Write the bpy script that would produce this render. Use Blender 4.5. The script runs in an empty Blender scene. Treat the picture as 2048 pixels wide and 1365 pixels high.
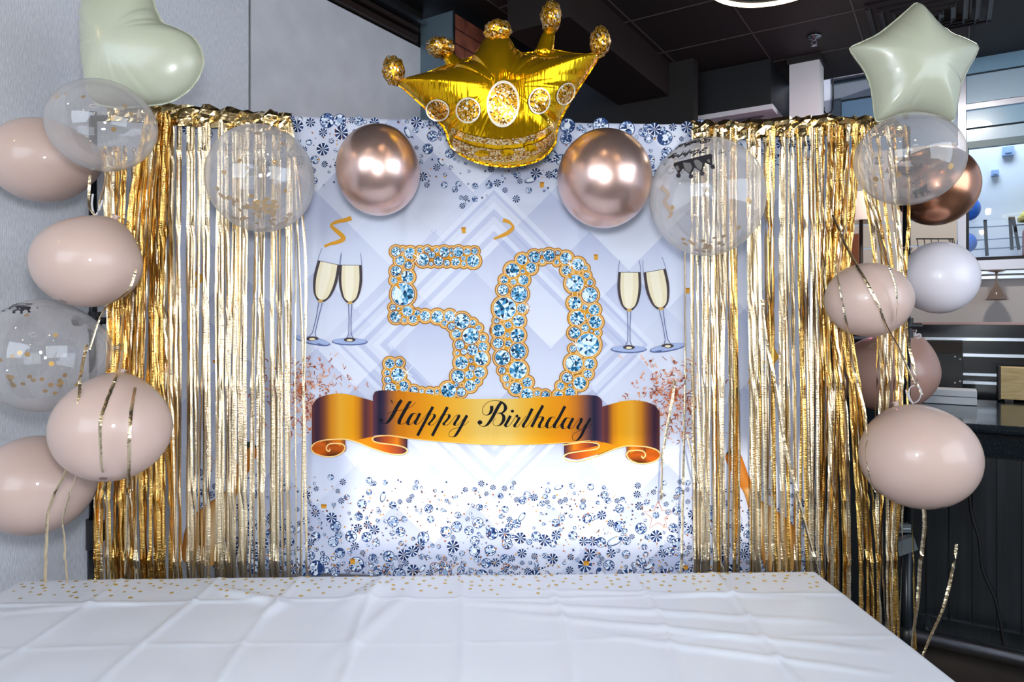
import bpy, math, random
import numpy as np
from mathutils import Vector, noise

# ---------------------------------------------------------------- camera, world, lights
sc = bpy.context.scene
COL = sc.collection
F, CX, CY, EYE = 1365.0, 1024.0, 639.0, 1.54      # focal length in pixels, horizon, eye height


def add_light(name, kind, loc, target, energy, color, **kw):
    l = bpy.data.lights.new(name, kind)
    l.energy = energy
    l.color = color
    for k, v in kw.items():
        setattr(l, k, v)
    o = bpy.data.objects.new(name, l)
    COL.objects.link(o)
    o.location = loc
    d = Vector(target) - Vector(loc)
    o.rotation_euler = d.to_track_quat('-Z', 'Y').to_euler()
    return o


cam = bpy.data.cameras.new('camera')
cam.lens = 36.0 * F / 2048.0
cam.sensor_width = 36.0
cam.shift_y = -(682.5 - CY) / 2048.0
cam.clip_start = 0.05
camo = bpy.data.objects.new('camera', cam)
COL.objects.link(camo)
camo.location = (0, 0, EYE)
camo.rotation_euler = (math.pi / 2, 0, 0)
sc.camera = camo

world = bpy.data.worlds.new('daylight_sky')
sc.world = world
world.use_nodes = True
bg = world.node_tree.nodes['Background']
bg.inputs[0].default_value = (0.50, 0.68, 1.0, 1)
bg.inputs[1].default_value = 0.75

# low sun through the high window behind the camera
add_light('sun', 'SUN', (0, -6, 5), Vector((0, -6, 5)) + Vector((0.12, 1, -0.39)), 2.3, (1.0, 0.96, 0.90), angle=0.016)
# the photographer's flash, just above the lens
add_light('flash', 'AREA', (0.0, 0.0, EYE + 0.24), (0, 2.3, 1.5), 25, (0.90, 0.94, 1.0), shape='DISK', size=0.24)
# added unseen bluish fill lamps, behind-left and right of the camera, standing for daylight
add_light('fill_light_back', 'AREA', (-1.9, -2.2, 2.3), (-0.2, 2.3, 1.3), 100, (0.72, 0.85, 1.0), shape='RECTANGLE', size=3.4, size_y=2.0)
add_light('fill_light_side', 'AREA', (3.2, -0.6, 2.2), (-0.3, 2.3, 1.2), 80, (0.80, 0.90, 1.0), shape='RECTANGLE', size=3.0, size_y=2.2)

# downlight over the bar
add_light('bar_downlight', 'AREA', (2.7, 3.9, 3.3), (2.75, 4.2, 1.0), 26, (1.0, 0.93, 0.86), shape='DISK', size=0.3)
sc.view_settings.view_transform = 'Standard'
sc.view_settings.look = 'None'
sc.view_settings.gamma = 1.0
sc.view_settings.use_curve_mapping = False
sc.view_settings.exposure = 0.0
sc.cycles.max_bounces = 6
sc.cycles.diffuse_bounces = 2
sc.cycles.glossy_bounces = 3
sc.cycles.transmission_bounces = 4
sc.cycles.transparent_max_bounces = 10
sc.cycles.caustics_reflective = False
sc.cycles.caustics_refractive = False

rnd = random.Random(7)

# ---------------------------------------------------------------- helpers: pixels to places


def W(px, py, Y):
    """point seen at photo pixel (px, py) standing at distance Y"""
    return Vector(((px - CX) * Y / F, Y, EYE - (py - CY) * Y / F))


def lin(c):
    out = []
    for v in c[:3]:
        v = v / 255.0
        out.append(v / 12.92 if v <= 0.04045 else ((v + 0.055) / 1.055) ** 2.4)
    return (out[0], out[1], out[2], 1.0)


YB, KB = 2.298, 0.029            # backdrop plane  Y = YB + KB * X


def sag(x, z):
    """relief of the hanging cloth towards the camera (metres)"""
    d = 0.006 * math.sin(2.1 * x + 0.6) + 0.004 * math.sin(3.3 * z + 1.7 * x)
    for i, fx in enumerate((-0.645, -0.352, -0.072, 0.222, 0.50, 0.785)):
        t = abs(x - fx) / 0.028
        if t < 1:
            d += (0.0042 if i % 2 else -0.0036) * (1 - t)
    for i, fz in enumerate((1.93, 1.60, 1.27, 0.95)):
        t = abs(z - fz) / 0.024
        if t < 1:
            d += (0.002 if i % 2 else -0.002) * (1 - t)
    d += 0.0025 * noise.noise(Vector((x * 5, z * 5, 0.3)))
    return d


def B(px, py, off=0.0, cloth=True):
    """point on the backdrop cloth at photo pixel (px, py), lifted off the cloth by off"""
    a = (px - CX) / F
    Y = YB / (1 - KB * a)
    x, z = a * Y, EYE - (py - CY) * Y / F
    o = off + (sag(x, z) if cloth else 0.0)
    return Vector((x, Y - o, z))


def on_plane(px, py, p0, direc):
    """hit of the view ray with the vertical plane through p0 (x,y) along direc (x,y)"""
    a = (px - CX) / F
    nx, ny = -direc[1], direc[0]
    Y = (nx * p0[0] + ny * p0[1]) / (nx * a + ny)
    return Vector((a * Y, Y, EYE - (py - CY) * Y / F))


# ---------------------------------------------------------------- helpers: materials
MATS = {}


def mat(name, rgb, rough=0.5, metal=0.0, **kw):
    if name in MATS:
        return MATS[name]
    m = bpy.data.materials.new(name)
    m.use_nodes = True
    b = m.node_tree.nodes['Principled BSDF']
    b.inputs['Base Color'].default_value = lin(rgb)
    b.inputs['Roughness'].default_value = rough
    b.inputs['Metallic'].default_value = metal
    for k, v in kw.items():
        b.inputs[k].default_value = v
    MATS[name] = m
    return m


def nd(m, typ, **kw):
    n = m.node_tree.nodes.new(typ)
    for k, v in kw.items():
        setattr(n, k, v)
    return n


def lk(m, a, b):
    m.node_tree.links.new(a, b)


def bsdf(m):
    return m.node_tree.nodes['Principled BSDF']


def math_node(m, op, a, b=None, c=None):
    n = nd(m, 'ShaderNodeMath', operation=op)
    for i, v in enumerate((a, b, c)):
        if v is None:
            continue
        if isinstance(v, (int, float)):
            n.inputs[i].default_value = v
        else:
            lk(m, v, n.inputs[i])
    return n.outputs[0]


def ramp(m, fac, stops, interp='LINEAR'):
    n = nd(m, 'ShaderNodeValToRGB')
    n.color_ramp.interpolation = interp
    el = n.color_ramp.elements
    while len(el) < len(stops):
        el.new(0.5)
    for e, (p, c) in zip(el, stops):
        e.position = p
        e.color = lin(c)
    lk(m, fac, n.inputs[0])
    return n.outputs[0]


def add_bump(m, scale, strength, dist=0.01, kind='noise', stretch=None, coord='Object', detail=2.0):
    tc = nd(m, 'ShaderNodeTexCoord')
    src = tc.outputs[coord]
    if stretch:
        mp = nd(m, 'ShaderNodeMapping')
        mp.inputs['Scale'].default_value = stretch
        lk(m, src, mp.inputs[0])
        src = mp.outputs[0]
    if kind == 'noise':
        t = nd(m, 'ShaderNodeTexNoise')
        t.inputs['Detail'].default_value = detail
    else:
        t = nd(m, 'ShaderNodeTexVoronoi')
    t.inputs['Scale'].default_value = scale
    lk(m, src, t.inputs['Vector'])
    b = nd(m, 'ShaderNodeBump')
    b.inputs['Strength'].default_value = strength
    b.inputs['Distance'].default_value = dist
    lk(m, t.outputs[0], b.inputs['Height'])
    lk(m, b.outputs[0], bsdf(m).inputs['Normal'])
    return t.outputs[0]


def noise_color(m, scale, stops, stretch=None, detail=3.0, coord='Object'):
    tc = nd(m, 'ShaderNodeTexCoord')
    src = tc.outputs[coord]
    if stretch:
        mp = nd(m, 'ShaderNodeMapping')
        mp.inputs['Scale'].default_value = stretch
        lk(m, src, mp.inputs[0])
        src = mp.outputs[0]
    t = nd(m, 'ShaderNodeTexNoise')
    t.inputs['Scale'].default_value = scale
    t.inputs['Detail'].default_value = detail
    lk(m, src, t.inputs['Vector'])
    lk(m, ramp(m, t.outputs[0], stops), bsdf(m).inputs['Base Color'])


# foils, latex
M_STRAND = mat('gold_foil_strand', (252, 230, 190), 0.19, 1.0)
add_bump(M_STRAND, 55, 0.32, 0.004, stretch=(1, 1, 7.0), detail=4.0)
M_STRAND2 = mat('reflection_toned_foil_strand', (248, 200, 112), 0.18, 1.0)  # same foil as M_STRAND; repeated reflections put into its deeper colour
add_bump(M_STRAND2, 50, 0.42, 0.004, stretch=(1, 1, 5.0), detail=4.0)
M_HEADER = mat('gold_foil_header', (250, 220, 160), 0.15, 1.0)
add_bump(M_HEADER, 26, 0.6, 0.01)
M_CROWN = mat('gold_crown_foil', (242, 184, 14), 0.16, 0.86)
add_bump(M_CROWN, 1.0, 0.22, 0.012, stretch=(110, 40, 9), detail=1.0)
M_CREAM = mat('cream_foil', (202, 206, 182), 0.30, 0.0, **{'Coat Weight': 0.4, 'Coat Roughness': 0.14})
add_bump(M_CREAM, 14, 0.06, 0.01)
M_BLUSH = mat('blush_latex', (226, 196, 182), 0.42, 0.0, **{'Coat Weight': 0.45, 'Coat Roughness': 0.02, 'Subsurface Weight': 0.0})
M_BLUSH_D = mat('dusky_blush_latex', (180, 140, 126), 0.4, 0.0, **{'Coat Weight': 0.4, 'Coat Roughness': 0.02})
M_WHITEL = mat('white_latex', (246, 240, 248), 0.4, 0.0, **{'Coat Weight': 0.4, 'Coat Roughness': 0.02})
M_TIP = mat('latex_tip', (150, 122, 112), 0.35)
M_ROSE = mat('rose_chrome_latex', (236, 200, 188), 0.30, 0.9, **{'Coat Weight': 0.4, 'Coat Roughness': 0.05})
M_COPPER = mat('copper_chrome_latex', (214, 152, 118), 0.26, 0.9, **{'Coat Weight': 0.4, 'Coat Roughness': 0.05})


def clear_material():
    m = bpy.data.materials.new('clear_latex')
    m.use_nodes = True
    nt = m.node_tree
    nt.nodes.clear()
    out = nt.nodes.new('ShaderNodeOutputMaterial')
    tr = nt.nodes.new('ShaderNodeBsdfTransparent')
    tr.inputs[0].default_value = (0.955, 0.95, 0.95, 1)
    gl = nt.nodes.new('ShaderNodeBsdfGlossy')
    gl.inputs['Roughness'].default_value = 0.035
    df = nt.nodes.new('ShaderNodeBsdfDiffuse')
    df.inputs[0].default_value = (0.90, 0.85, 0.84, 1)
    lw = nt.nodes.new('ShaderNodeLayerWeight')
    lw.inputs[0].default_value = 0.5
    p = nt.nodes.new('ShaderNodeMath')
    p.operation = 'MULTIPLY_ADD'
    p.inputs[1].default_value = 0.34
    p.inputs[2].default_value = 0.12
    nt.links.new(lw.outputs['Facing'], p.inputs[0])
    mx = nt.nodes.new('ShaderNodeMixShader')
    nt.links.new(p.outputs[0], mx.inputs[0])
    nt.links.new(tr.outputs[0], mx.inputs[1])
    nt.links.new(df.outputs[0], mx.inputs[2])
    pw = nt.nodes.new('ShaderNodeMath')
    pw.operation = 'POWER'
    pw.inputs[1].default_value = 4.0
    nt.links.new(lw.outputs['Facing'], pw.inputs[0])
    fr = nt.nodes.new('ShaderNodeMath')
    fr.operation = 'MULTIPLY_ADD'
    fr.inputs[1].default_value = 0.5
    fr.inputs[2].default_value = 0.075
    nt.links.new(pw.outputs[0], fr.inputs[0])
    mx2 = nt.nodes.new('ShaderNodeMixShader')
    nt.links.new(fr.outputs[0], mx2.inputs[0])
    nt.links.new(mx.outputs[0], mx2.inputs[1])
    nt.links.new(gl.outputs[0], mx2.inputs[2])
    nt.links.new(mx2.outputs[0], out.inputs[0])
    MATS['clear_latex'] = m
    return m


M_CLEAR = clear_material()
M_CONFETTI = mat('gold_confetti', (208, 158, 40), 0.3, 0.55)
M_BLACKPRINT = mat('black_print', (38, 36, 42), 0.5)

# glitter foil: specks of white, gold and brown
M_GLITTER = mat('glitter_foil', (220, 170, 60), 0.3, 0.75)
_tc = nd(M_GLITTER, 'ShaderNodeTexCoord')
_vo = nd(M_GLITTER, 'ShaderNodeTexVoronoi')
_vo.inputs['Scale'].default_value = 230
lk(M_GLITTER, _tc.outputs['Object'], _vo.inputs['Vector'])
_sx = nd(M_GLITTER, 'ShaderNodeSeparateColor')
lk(M_GLITTER, _vo.outputs['Color'], _sx.inputs[0])
lk(M_GLITTER, ramp(M_GLITTER, _sx.outputs[0], [(0.0, (96, 62, 14)), (0.2, (200, 136, 12)), (0.55, (236, 176, 40)), (0.76, (250, 216, 140)), (0.88, (255, 250, 240))], 'CONSTANT'), bsdf(M_GLITTER).inputs['Base Color'])
M_PALEGLITTER = mat('pale_glitter_foil', (226, 204, 170), 0.3, 0.7)
_tc = nd(M_PALEGLITTER, 'ShaderNodeTexCoord')
_vo = nd(M_PALEGLITTER, 'ShaderNodeTexVoronoi')
_vo.inputs['Scale'].default_value = 260
lk(M_PALEGLITTER, _tc.outputs['Object'], _vo.inputs['Vector'])
_sx = nd(M_PALEGLITTER, 'ShaderNodeSeparateColor')
lk(M_PALEGLITTER, _vo.outputs['Color'], _sx.inputs[0])
lk(M_PALEGLITTER, ramp(M_PALEGLITTER, _sx.outputs[0], [(0.0, (150, 100, 30)), (0.3, (222, 170, 70)), (0.62, (240, 214, 160)), (0.85, (250, 240, 224))], 'CONSTANT'), bsdf(M_PALEGLITTER).inputs['Base Color'])
M_RING = mat('white_foil_print', (238, 226, 206), 0.35, 0.2)

# ---------------------------------------------------------------- helpers: objects


def empty(name, loc):
    o = bpy.data.objects.new(name, None)
    COL.objects.link(o)
    o.location = loc
    o.empty_display_size = 0.05
    return o


def tag(o, label=None, cat=None, group=None, kind=None):
    if label:
        o['label'] = label
    if cat:
        o['category'] = cat
    if group:
        o['group'] = group
    if kind:
        o['kind'] = kind
    return o


def build(name, verts, faces, mats, parent=None, smooth=False, fmats=None, base=None, colors=None, uvs=None):
    """one mesh object from world-space vertices"""
    if base is None:
        if parent is not None:
            base = parent_origin(parent)
        else:
            vs = np.array([tuple(v) for v in verts])
            base = Vector(((vs[:, 0].min() + vs[:, 0].max()) / 2, (vs[:, 1].min() + vs[:, 1].max()) / 2, vs[:, 2].min()))
    base = Vector(base)
    me = bpy.data.meshes.new(name)
    me.from_pydata([tuple(Vector(v) - base) for v in verts], [], faces)
    if not isinstance(mats, (list, tuple)):
        mats = [mats]
    for m in mats:
        me.materials.append(m)
    if fmats:
        me.polygons.foreach_set('material_index', fmats)
    if smooth:
        me.polygons.foreach_set('use_smooth', [True] * len(me.polygons))
    if colors is not None:
        ca = me.color_attributes.new('Print', 'FLOAT_COLOR', 'POINT')
        ca.data.foreach_set('color', [c for col in colors for c in lin(col)])
    if uvs is not None:
        uv = me.uv_layers.new(name='Cloth')
        li = np.zeros(len(me.loops), dtype=np.int32)
        me.loops.foreach_get('vertex_index', li)
        uv.data.foreach_set('uv', np.array(uvs, dtype=np.float32)[li].ravel())
    me.update()
    o = bpy.data.objects.new(name, me)
    COL.objects.link(o)
    if parent is not None:
        o.parent = parent
        po = parent_origin(parent)
        o.location = base - po
        ORIG[o.name] = base
    else:
        o.location = base
        ORIG[o.name] = base
    return o


ORIG = {}


def parent_origin(p):
    if p.name in ORIG:
        return ORIG[p.name]
    return Vector(p.location)


class MB:
    """collects shapes for one mesh"""

    def __init__(s):
        s.v, s.f, s.m, s.c = [], [], [], []

    def add(s, verts, faces, mi=0, cols=None):
        n = len(s.v)
        s.v += [Vector(v) for v in verts]
        s.f += [tuple(i + n for i in f) for f in faces]
        s.m += [mi] * len(faces)
        if cols:
            s.c += cols

    def box(s, c, hx, hy, hz, ux=(1, 0, 0), uy=(0, 1, 0), uz=(0, 0, 1), mi=0):
        c, ux, uy, uz = Vector(c), Vector(ux), Vector(uy), Vector(uz)
        vs = [c + ux * hx * i + uy * hy * j + uz * hz * k for k in (-1, 1) for j in (-1, 1) for i in (-1, 1)]
        s.add(vs, [(0, 2, 3, 1), (4, 5, 7, 6), (0, 1, 5, 4), (2, 6, 7, 3), (0, 4, 6, 2), (1, 3, 7, 5)], mi)

    def tube(s, pts, r, n=8, mi=0, caps=True, radii=None):
        pts = [Vector(p) for p in pts]
        rings = []
        for i, p in enumerate(pts):
            d = (pts[min(i + 1, len(pts) - 1)] - pts[max(i - 1, 0)]).normalized()
            a = Vector((0, 0, 1)) if abs(d.z) < 0.9 else Vector((1, 0, 0))
            u = d.cross(a).normalized()
            w = d.cross(u)
            rr = radii[i] if radii else r
            rings.append([p + (u * math.cos(2 * math.pi * k / n) + w * math.sin(2 * math.pi * k / n)) * rr for k in range(n)])
        vs = [v for ring in rings for v in ring]
        fs = [(i * n + k, i * n + (k + 1) % n, (i + 1) * n + (k + 1) % n, (i + 1) * n + k) for i in range(len(pts) - 1) for k in range(n)]
        if caps:
            fs += [tuple(range(n))[::-1], tuple((len(pts) - 1) * n + k for k in range(n))]
        s.add(vs, fs, mi)

    def lathe(s, base, prof, axis=(0, 0, 1), n=24, mi=0):
        axis = Vector(axis).normalized()
        a = Vector((1, 0, 0)) if abs(axis.x) < 0.9 else Vector((0, 1, 0))
        u = axis.cross(a).normalized()
        w = axis.cross(u)
        vs, fs = [], []
        for (r, h) in prof:
            for k in range(n):
                t = 2 * math.pi * k / n
                vs.append(Vector(base) + axis * h + (u * math.cos(t) + w * math.sin(t)) * r)
        for i in range(len(prof) - 1):
            for k in range(n):
                fs.append((i * n + k, i * n + (k + 1) % n, (i + 1) * n + (k + 1) % n, (i + 1) * n + k))
        s.add(vs, fs, mi)

    def ico(s, c, rx, ry, rz, lump=0.0, n=14, seed=0, mi=0):
        vs, fs = [], []
        for i in range(n + 1):
            for k in range(2 * n):
                al, be = math.pi * i / n, math.pi * k / n
                d = Vector((math.sin(al) * math.cos(be), math.sin(al) * math.sin(be), math.cos(al)))
                q = 1 + lump * noise.noise(d * 3.2 + Vector((seed, 0, 0)))
                vs.append(Vector(c) + Vector((d.x * rx, d.y * ry, d.z * rz)) * q)
        for i in range(n):
            for k in range(2 * n):
                fs.append((i * 2 * n + k, (i + 1) * 2 * n + k, (i + 1) * 2 * n + (k + 1) % (2 * n), i * 2 * n + (k + 1) % (2 * n)))
        s.add(vs, fs, mi)

    def build(s, name, mats, parent=None, smooth=False, **kw):
        return build(name, s.v, s.f, mats, parent, smooth, s.m if isinstance(mats, (list, tuple)) else None, **kw)


def crom(pts, per=8, closed=False):
    """Catmull-Rom through 2D points"""
    n = len(pts)
    out = []
    rng = range(n) if closed else range(n - 1)
    for i in rng:
        if closed:
            p0, p1, p2, p3 = (pts[(i + k - 1) % n] for k in range(4))
        else:
            p0, p1, p2, p3 = pts[max(i - 1, 0)], pts[i], pts[i + 1], pts[min(i + 2, n - 1)]
        for j in range(per):
            t = j / per
            out.append(tuple(0.5 * (2 * p1[k] + (p2[k] - p0[k]) * t + (2 * p0[k] - 5 * p1[k] + 4 * p2[k] - p3[k]) * t * t + (3 * p1[k] - p0[k] - 3 * p2[k] + p3[k]) * t ** 3) for k in range(len(p1))))
    if not closed:
        out.append(tuple(pts[-1]))
    return out

# ================================================================= THE ROOM
RD = Vector((0.540, 0.8415, 0))          # along the left wall, away from the camera
LD = Vector((0.8415, -0.540, 0))         # along the bar, towards the camera's right
UP = Vector((0, 0, 1))
CEIL = 3.42
WP = Vector((-1.629, 2.65, 0))           # a point of the left wall

M_WALL = mat('grey_fabric_panel', (176, 172, 172), 0.85)
_tc = nd(M_WALL, 'ShaderNodeTexCoord')
_mp = nd(M_WALL, 'ShaderNodeMapping')
_mp.inputs['Rotation'].default_value = (0, 0, -math.atan2(RD.y, RD.x))
lk(M_WALL, _tc.outputs['Object'], _mp.inputs[0])
_sp = nd(M_WALL, 'ShaderNodeMapping')
_sp.inputs['Scale'].default_value = (430, 1, 36)
lk(M_WALL, _mp.outputs[0], _sp.inputs[0])
_n1 = nd(M_WALL, 'ShaderNodeTexNoise')
_n1.inputs['Scale'].default_value = 1.0
_n1.inputs['Detail'].default_value = 2.0
lk(M_WALL, _sp.outputs[0], _n1.inputs['Vector'])
lk(M_WALL, ramp(M_WALL, _n1.outputs[0], [(0.35, (214, 217, 224)), (0.65, (236, 239, 246))]), bsdf(M_WALL).inputs['Base Color'])
_bp = nd(M_WALL, 'ShaderNodeBump')
_bp.inputs['Strength'].default_value = 0.4
_bp.inputs['Distance'].default_value = 0.003
lk(M_WALL, _n1.outputs[0], _bp.inputs['Height'])
lk(M_WALL, _bp.outputs[0], bsdf(M_WALL).inputs['Normal'])
M_WALL2 = mat('grey_plain_panel', (172, 169, 170), 0.8)
noise_color(M_WALL2, 6, [(0.3, (216, 216, 222)), (0.7, (230, 230, 236))])
M_DARK = mat('black_paint', (22, 20, 21), 0.6)
M_CEIL = mat('black_ceiling_tile', (36, 31, 32), 0.65)
add_bump(M_CEIL, 120, 0.15, 0.003)
M_CEILLINE = mat('ceiling_grid_metal', (92, 86, 84), 0.5)
M_BROWN = mat('dark_brown_wood', (44, 30, 26), 0.5)
M_STEEL = mat('brushed_steel', (190, 196, 204), 0.28, 1.0)
M_WHITE = mat('white_paint', (226, 226, 232), 0.5)
M_GREYB = mat('grey_metal_cladding', (120, 140, 152), 0.35, 0.4)
M_FLOOR = mat('dark_floor', (70, 60, 54), 0.4)
noise_color(M_FLOOR, 4, [(0.3, (58, 50, 46)), (0.7, (84, 72, 64))])

# floor, ceiling slab
mb = MB()
mb.box((0.5, 2.5, -0.03), 7.5, 6.5, 0.03)
tag(mb.build('floor', M_FLOOR), kind='structure')

# left wall: two tall panels with a dark joint
P500 = on_plane(500, 300, WP, RD)
P838 = on_plane(839, 300, WP, RD)
NW = Vector((RD.y, -RD.x, 0))            # into the room
mb = MB()
s0, s1 = -7.0, (P838 - WP).dot(RD) + 0.05
c = WP + RD * (s0 + s1) / 2 - NW * 0.06
mb.box((c.x, c.y, 1.76), (s1 - s0) / 2, 0.045, 1.76, RD, NW)
wl = tag(mb.build('wall_left', M_DARK), kind='structure')
j = (Vector((P500.x, P500.y, 0)) - WP).dot(RD)
for (a, b, m) in ((s0, j - 0.007, M_WALL), (j + 0.007, s1 - 0.02, M_WALL2)):
    q = MB()
    c = WP + RD * (a + b) / 2 - NW * 0.008
    q.box((c.x, c.y, 1.623), (b - a) / 2, 0.008, 1.623, RD, NW)
    q.build('wall_panel', m, wl)
# dark ledge and steel rail along the top of the wall
for (nm, zc, hz, out, hn, m) in (('trim_1', 3.275, 0.018, 0.012, 0.02, M_BROWN), ('trim_2', 3.325, 0.014, 0.03, 0.014, M_BROWN), ('trim_3', 3.372, 0.014, 0.05, 0.02, M_STEEL)):
    q = MB()
    c = WP + RD * (s1 - 2.2) + NW * out
    q.box((c.x, c.y, zc), 2.1, hn, hz, RD, NW)
    tag(q.build(nm, m), kind='structure')

# wall behind the camera with a long high window; nothing of it is in view
mb = MB()
yb = -2.6
wx0, wx1, wz0, wz1 = -1.14, 0.50, 2.66, 3.05
for (x0, x1, z0, z1) in ((-7, wx0, 0, 3.42), (wx1, 7, 0, 3.42), (wx0, wx1, 0, wz0), (wx0, wx1, wz1, 3.42)):
    mb.box(((x0 + x1) / 2, yb, (z0 + z1) / 2), (x1 - x0) / 2, 0.06, (z1 - z0) / 2)
M_WARMWALL = mat('warm_plaster', (206, 186, 160), 0.8)
tag(mb.build('wall_back', M_WARMWALL), kind='structure')

# ceiling: dark slab left of the beam, tiles in a metal grid right of it
mb = MB()
mb.box((-0.6, 1.2, CEIL + 0.08), 5.4, 3.9, 0.02)
ceil = tag(mb.build('ceiling', M_DARK), kind='structure')
G0 = Vector((1.074, 4.81, 0))
tile = None
for i in range(-1, 4):                       # along LD
    for k in range(-5, 2):                   # along RD
        c = G0 + LD * 0.6 * (i + 0.5) + RD * 0.6 * (k + 0.5)
        if c.x / c.y > 0.9 or c.y < 2.2 or (i >= 3 and k >= -1):
            continue
        if tile is None:
            q = MB()
            q.box((c.x, c.y, CEIL + 0.015), 0.295, 0.295, 0.012, RD, LD)
            tile = q.build('ceiling_tile', M_CEIL, ceil, base=(c.x, c.y, CEIL))
        else:
            o = tile.copy()
            COL.objects.link(o)
            o.parent = ceil
            o.location = Vector((c.x, c.y, CEIL)) - parent_origin(ceil)
q = MB()
for i in range(-1, 5):
    p = G0 + LD * 0.6 * i + RD * 0.6 * -1.5
    q.box((p.x, p.y, CEIL + 0.006), 2.1, 0.004, 0.006, RD, LD)
for k in range(-5, 3):
    p = G0 + LD * 0.6 * 1.0 + RD * 0.6 * k
    q.box((p.x, p.y, CEIL + 0.006), 0.004, 1.2, 0.006, RD, LD)
q.build('ceiling_grid', M_CEILLINE, ceil)

# dark beam running away from the camera, left of the tiles
bp = Vector((0.931, 4.607, 0))
q = MB()
c = bp - LD * 0.23 + RD * 0.5
q.box((c.x, c.y, 3.31), 1.6, 0.20, 0.13, RD, LD)
tag(q.build('ceiling_beam', mat('beam_brown', (34, 24, 22), 0.6)), 'dark brown boxed beam under the ceiling behind the crown', 'beam')
# far dark wall closing the room behind the backdrop
q = MB()
c = Vector((P838.x, P838.y, 0)) + RD * 1.6 + LD * 0.45
q.box((c.x, c.y, 1.75), 0.8, 0.05, 1.75, LD, RD)
tag(q.build('wall_far', mat('far_wall_dark', (30, 26, 26), 0.7)), kind='structure')

# brick column in the corner
M_BRICK = mat('red_brick', (112, 62, 48), 0.8)
noise_color(M_BRICK, 9, [(0.3, (128, 70, 54)), (0.7, (176, 102, 76))])
cw = Vector((P838.x, P838.y, 0)) + RD * 0.01
cc = cw + LD * 0.257                         # its nearest corner
colm = empty('brick_column', (cc.x, cc.y, 0))
tag(colm, 'brick column with a steel clad face behind the gold crown', 'column')
q = MB()
c = cw + LD * 0.12 + RD * 0.5
q.box((c.x, c.y, 1.71), 0.12, 0.49, 1.71, LD, RD)
q.build('core', mat('mortar', (66, 46, 42), 0.9), colm)
q = MB()
c = cw + LD * 0.128 + RD * 0.004
q.box((c.x, c.y, 1.71), 0.1285, 0.006, 1.71, LD, RD)
q.build('steel_face', M_GREYB, colm)
q = MB()
c = cc + RD * 0.006
q.box((c.x, c.y, 1.71), 0.006, 0.008, 1.71, LD, RD)
q.build('corner_strip', M_STEEL, colm)
bsh = None
for row in range(0, 9):
    z = CEIL - 0.047 - row * 0.094
    for b in range(5):
        a0 = 0.02 + b * 0.235 + (0.118 if row % 2 else 0.0) - 0.118
        a1 = a0 + 0.225
        a0 = max(a0, 0.02)
        a1 = min(a1, 0.98)
        if a1 - a0 < 0.04:
            continue
        q = MB()
        c = cw + LD * 0.243 + RD * (a0 + a1) / 2
        q.box((c.x, c.y, z), (a1 - a0) / 2, 0.007 + 0.002 * rnd.random(), 0.0415, RD, LD)
        q.build('brick', M_BRICK, colm)

# air-conditioning bulkhead
ac = empty('ceiling_air_conditioner', (1.57, 5.2, 3.07))
tag(ac, 'black boxed ceiling air conditioner with white louvred underside', 'air conditioner')
p0 = Vector((1.32, 5.25, 0))
q = MB()
c = p0 + LD * 0.32 + RD * 0.36
q.box((c.x, c.y, 3.25), 0.32, 0.36, 0.165, LD, RD)
q.build('body', mat('ac_black', (20, 22, 26), 0.5), ac)
q = MB()
q.box((c.x, c.y, 3.066), 0.335, 0.375, 0.018, LD, RD)
q.build('panel', M_WHITE, ac)
for k, dd in enumerate((0.05, 0.12, 0.19)):
    q = MB()
    cc2 = c - RD * (0.30 - dd)
    q.box((cc2.x, cc2.y, 3.043), 0.27 - dd * 0.5, 0.012, 0.005, LD, RD)
    q.build('louvre', mat('ac_louvre', (90, 88, 92), 0.5), ac)

# white pillar with dark cap
pil = empty('white_pillar', (2.07, 4.85, 0))
tag(pil, 'white square pillar behind the right hand foil curtain', 'pillar')
a = W(1585, 120, 4.93)
b = W(1632, 113, 4.83)
cen = (a + b) / 2 + RD * 0.10
q = MB()
q.box((cen.x, cen.y, 1.69), 0.10, 0.10, 1.69, LD, RD)
q.build('shaft', M_WHITE, pil)
q = MB()
q.box((cen.x, cen.y, 3.40), 0.115, 0.115, 0.02, LD, RD)
q.build('cap', M_DARK, pil)

# sprinkler head
sp = W(1628, 74, CEIL and (CEIL - EYE) * F / (CY - 72))
spk = empty('sprinkler_head', (sp.x, sp.y, 3.36))
tag(spk, 'small chrome sprinkler head under the dark ceiling', 'sprinkler')
q = MB()
q.lathe((sp.x, sp.y, CEIL), [(0.0, 0.0), (0.045, -0.002), (0.045, -0.01), (0.012, -0.014), (0.012, -0.03), (0.0, -0.03)])
q.build('plate', M_STEEL, spk, smooth=True)
q = MB()
q.tube([(sp.x - 0.014, sp.y, 3.392), (sp.x - 0.016, sp.y, 3.37), (sp.x, sp.y, 3.358), (sp.x + 0.016, sp.y, 3.37), (sp.x + 0.014, sp.y, 3.392)], 0.003)
q.lathe((sp.x, sp.y, 3.355), [(0.0, 0), (0.02, 0), (0.02, 0.004), (0, 0.004)])
q.build('nozzle', M_STEEL, spk, smooth=True)

# square ceiling diffuser
vc = W(1858, 22, 4.18)
vent = empty('ceiling_vent', (vc.x, vc.y, CEIL))
tag(vent, 'black square ceiling vent with nested louvres above the star balloon', 'vent')
M_VENT = mat('vent_metal', (52, 52, 56), 0.4, 0.3)
for k in range(5):
    h = 0.31 - k * 0.062
    q = MB()
    z = CEIL - 0.012 - 0.006 * k
    for (ax, bx) in ((LD, RD), (RD, LD)):
        for sgn in (-1, 1):
            c = Vector((vc.x, vc.y, z)) + bx * sgn * h
            q.box(c, h + 0.012, 0.016, 0.004, ax, (bx * sgn * 0.8 + UP * 0.6), (UP * 0.8 - bx * sgn * 0.6))
    q.build('louvre', M_VENT, vent)

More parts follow.
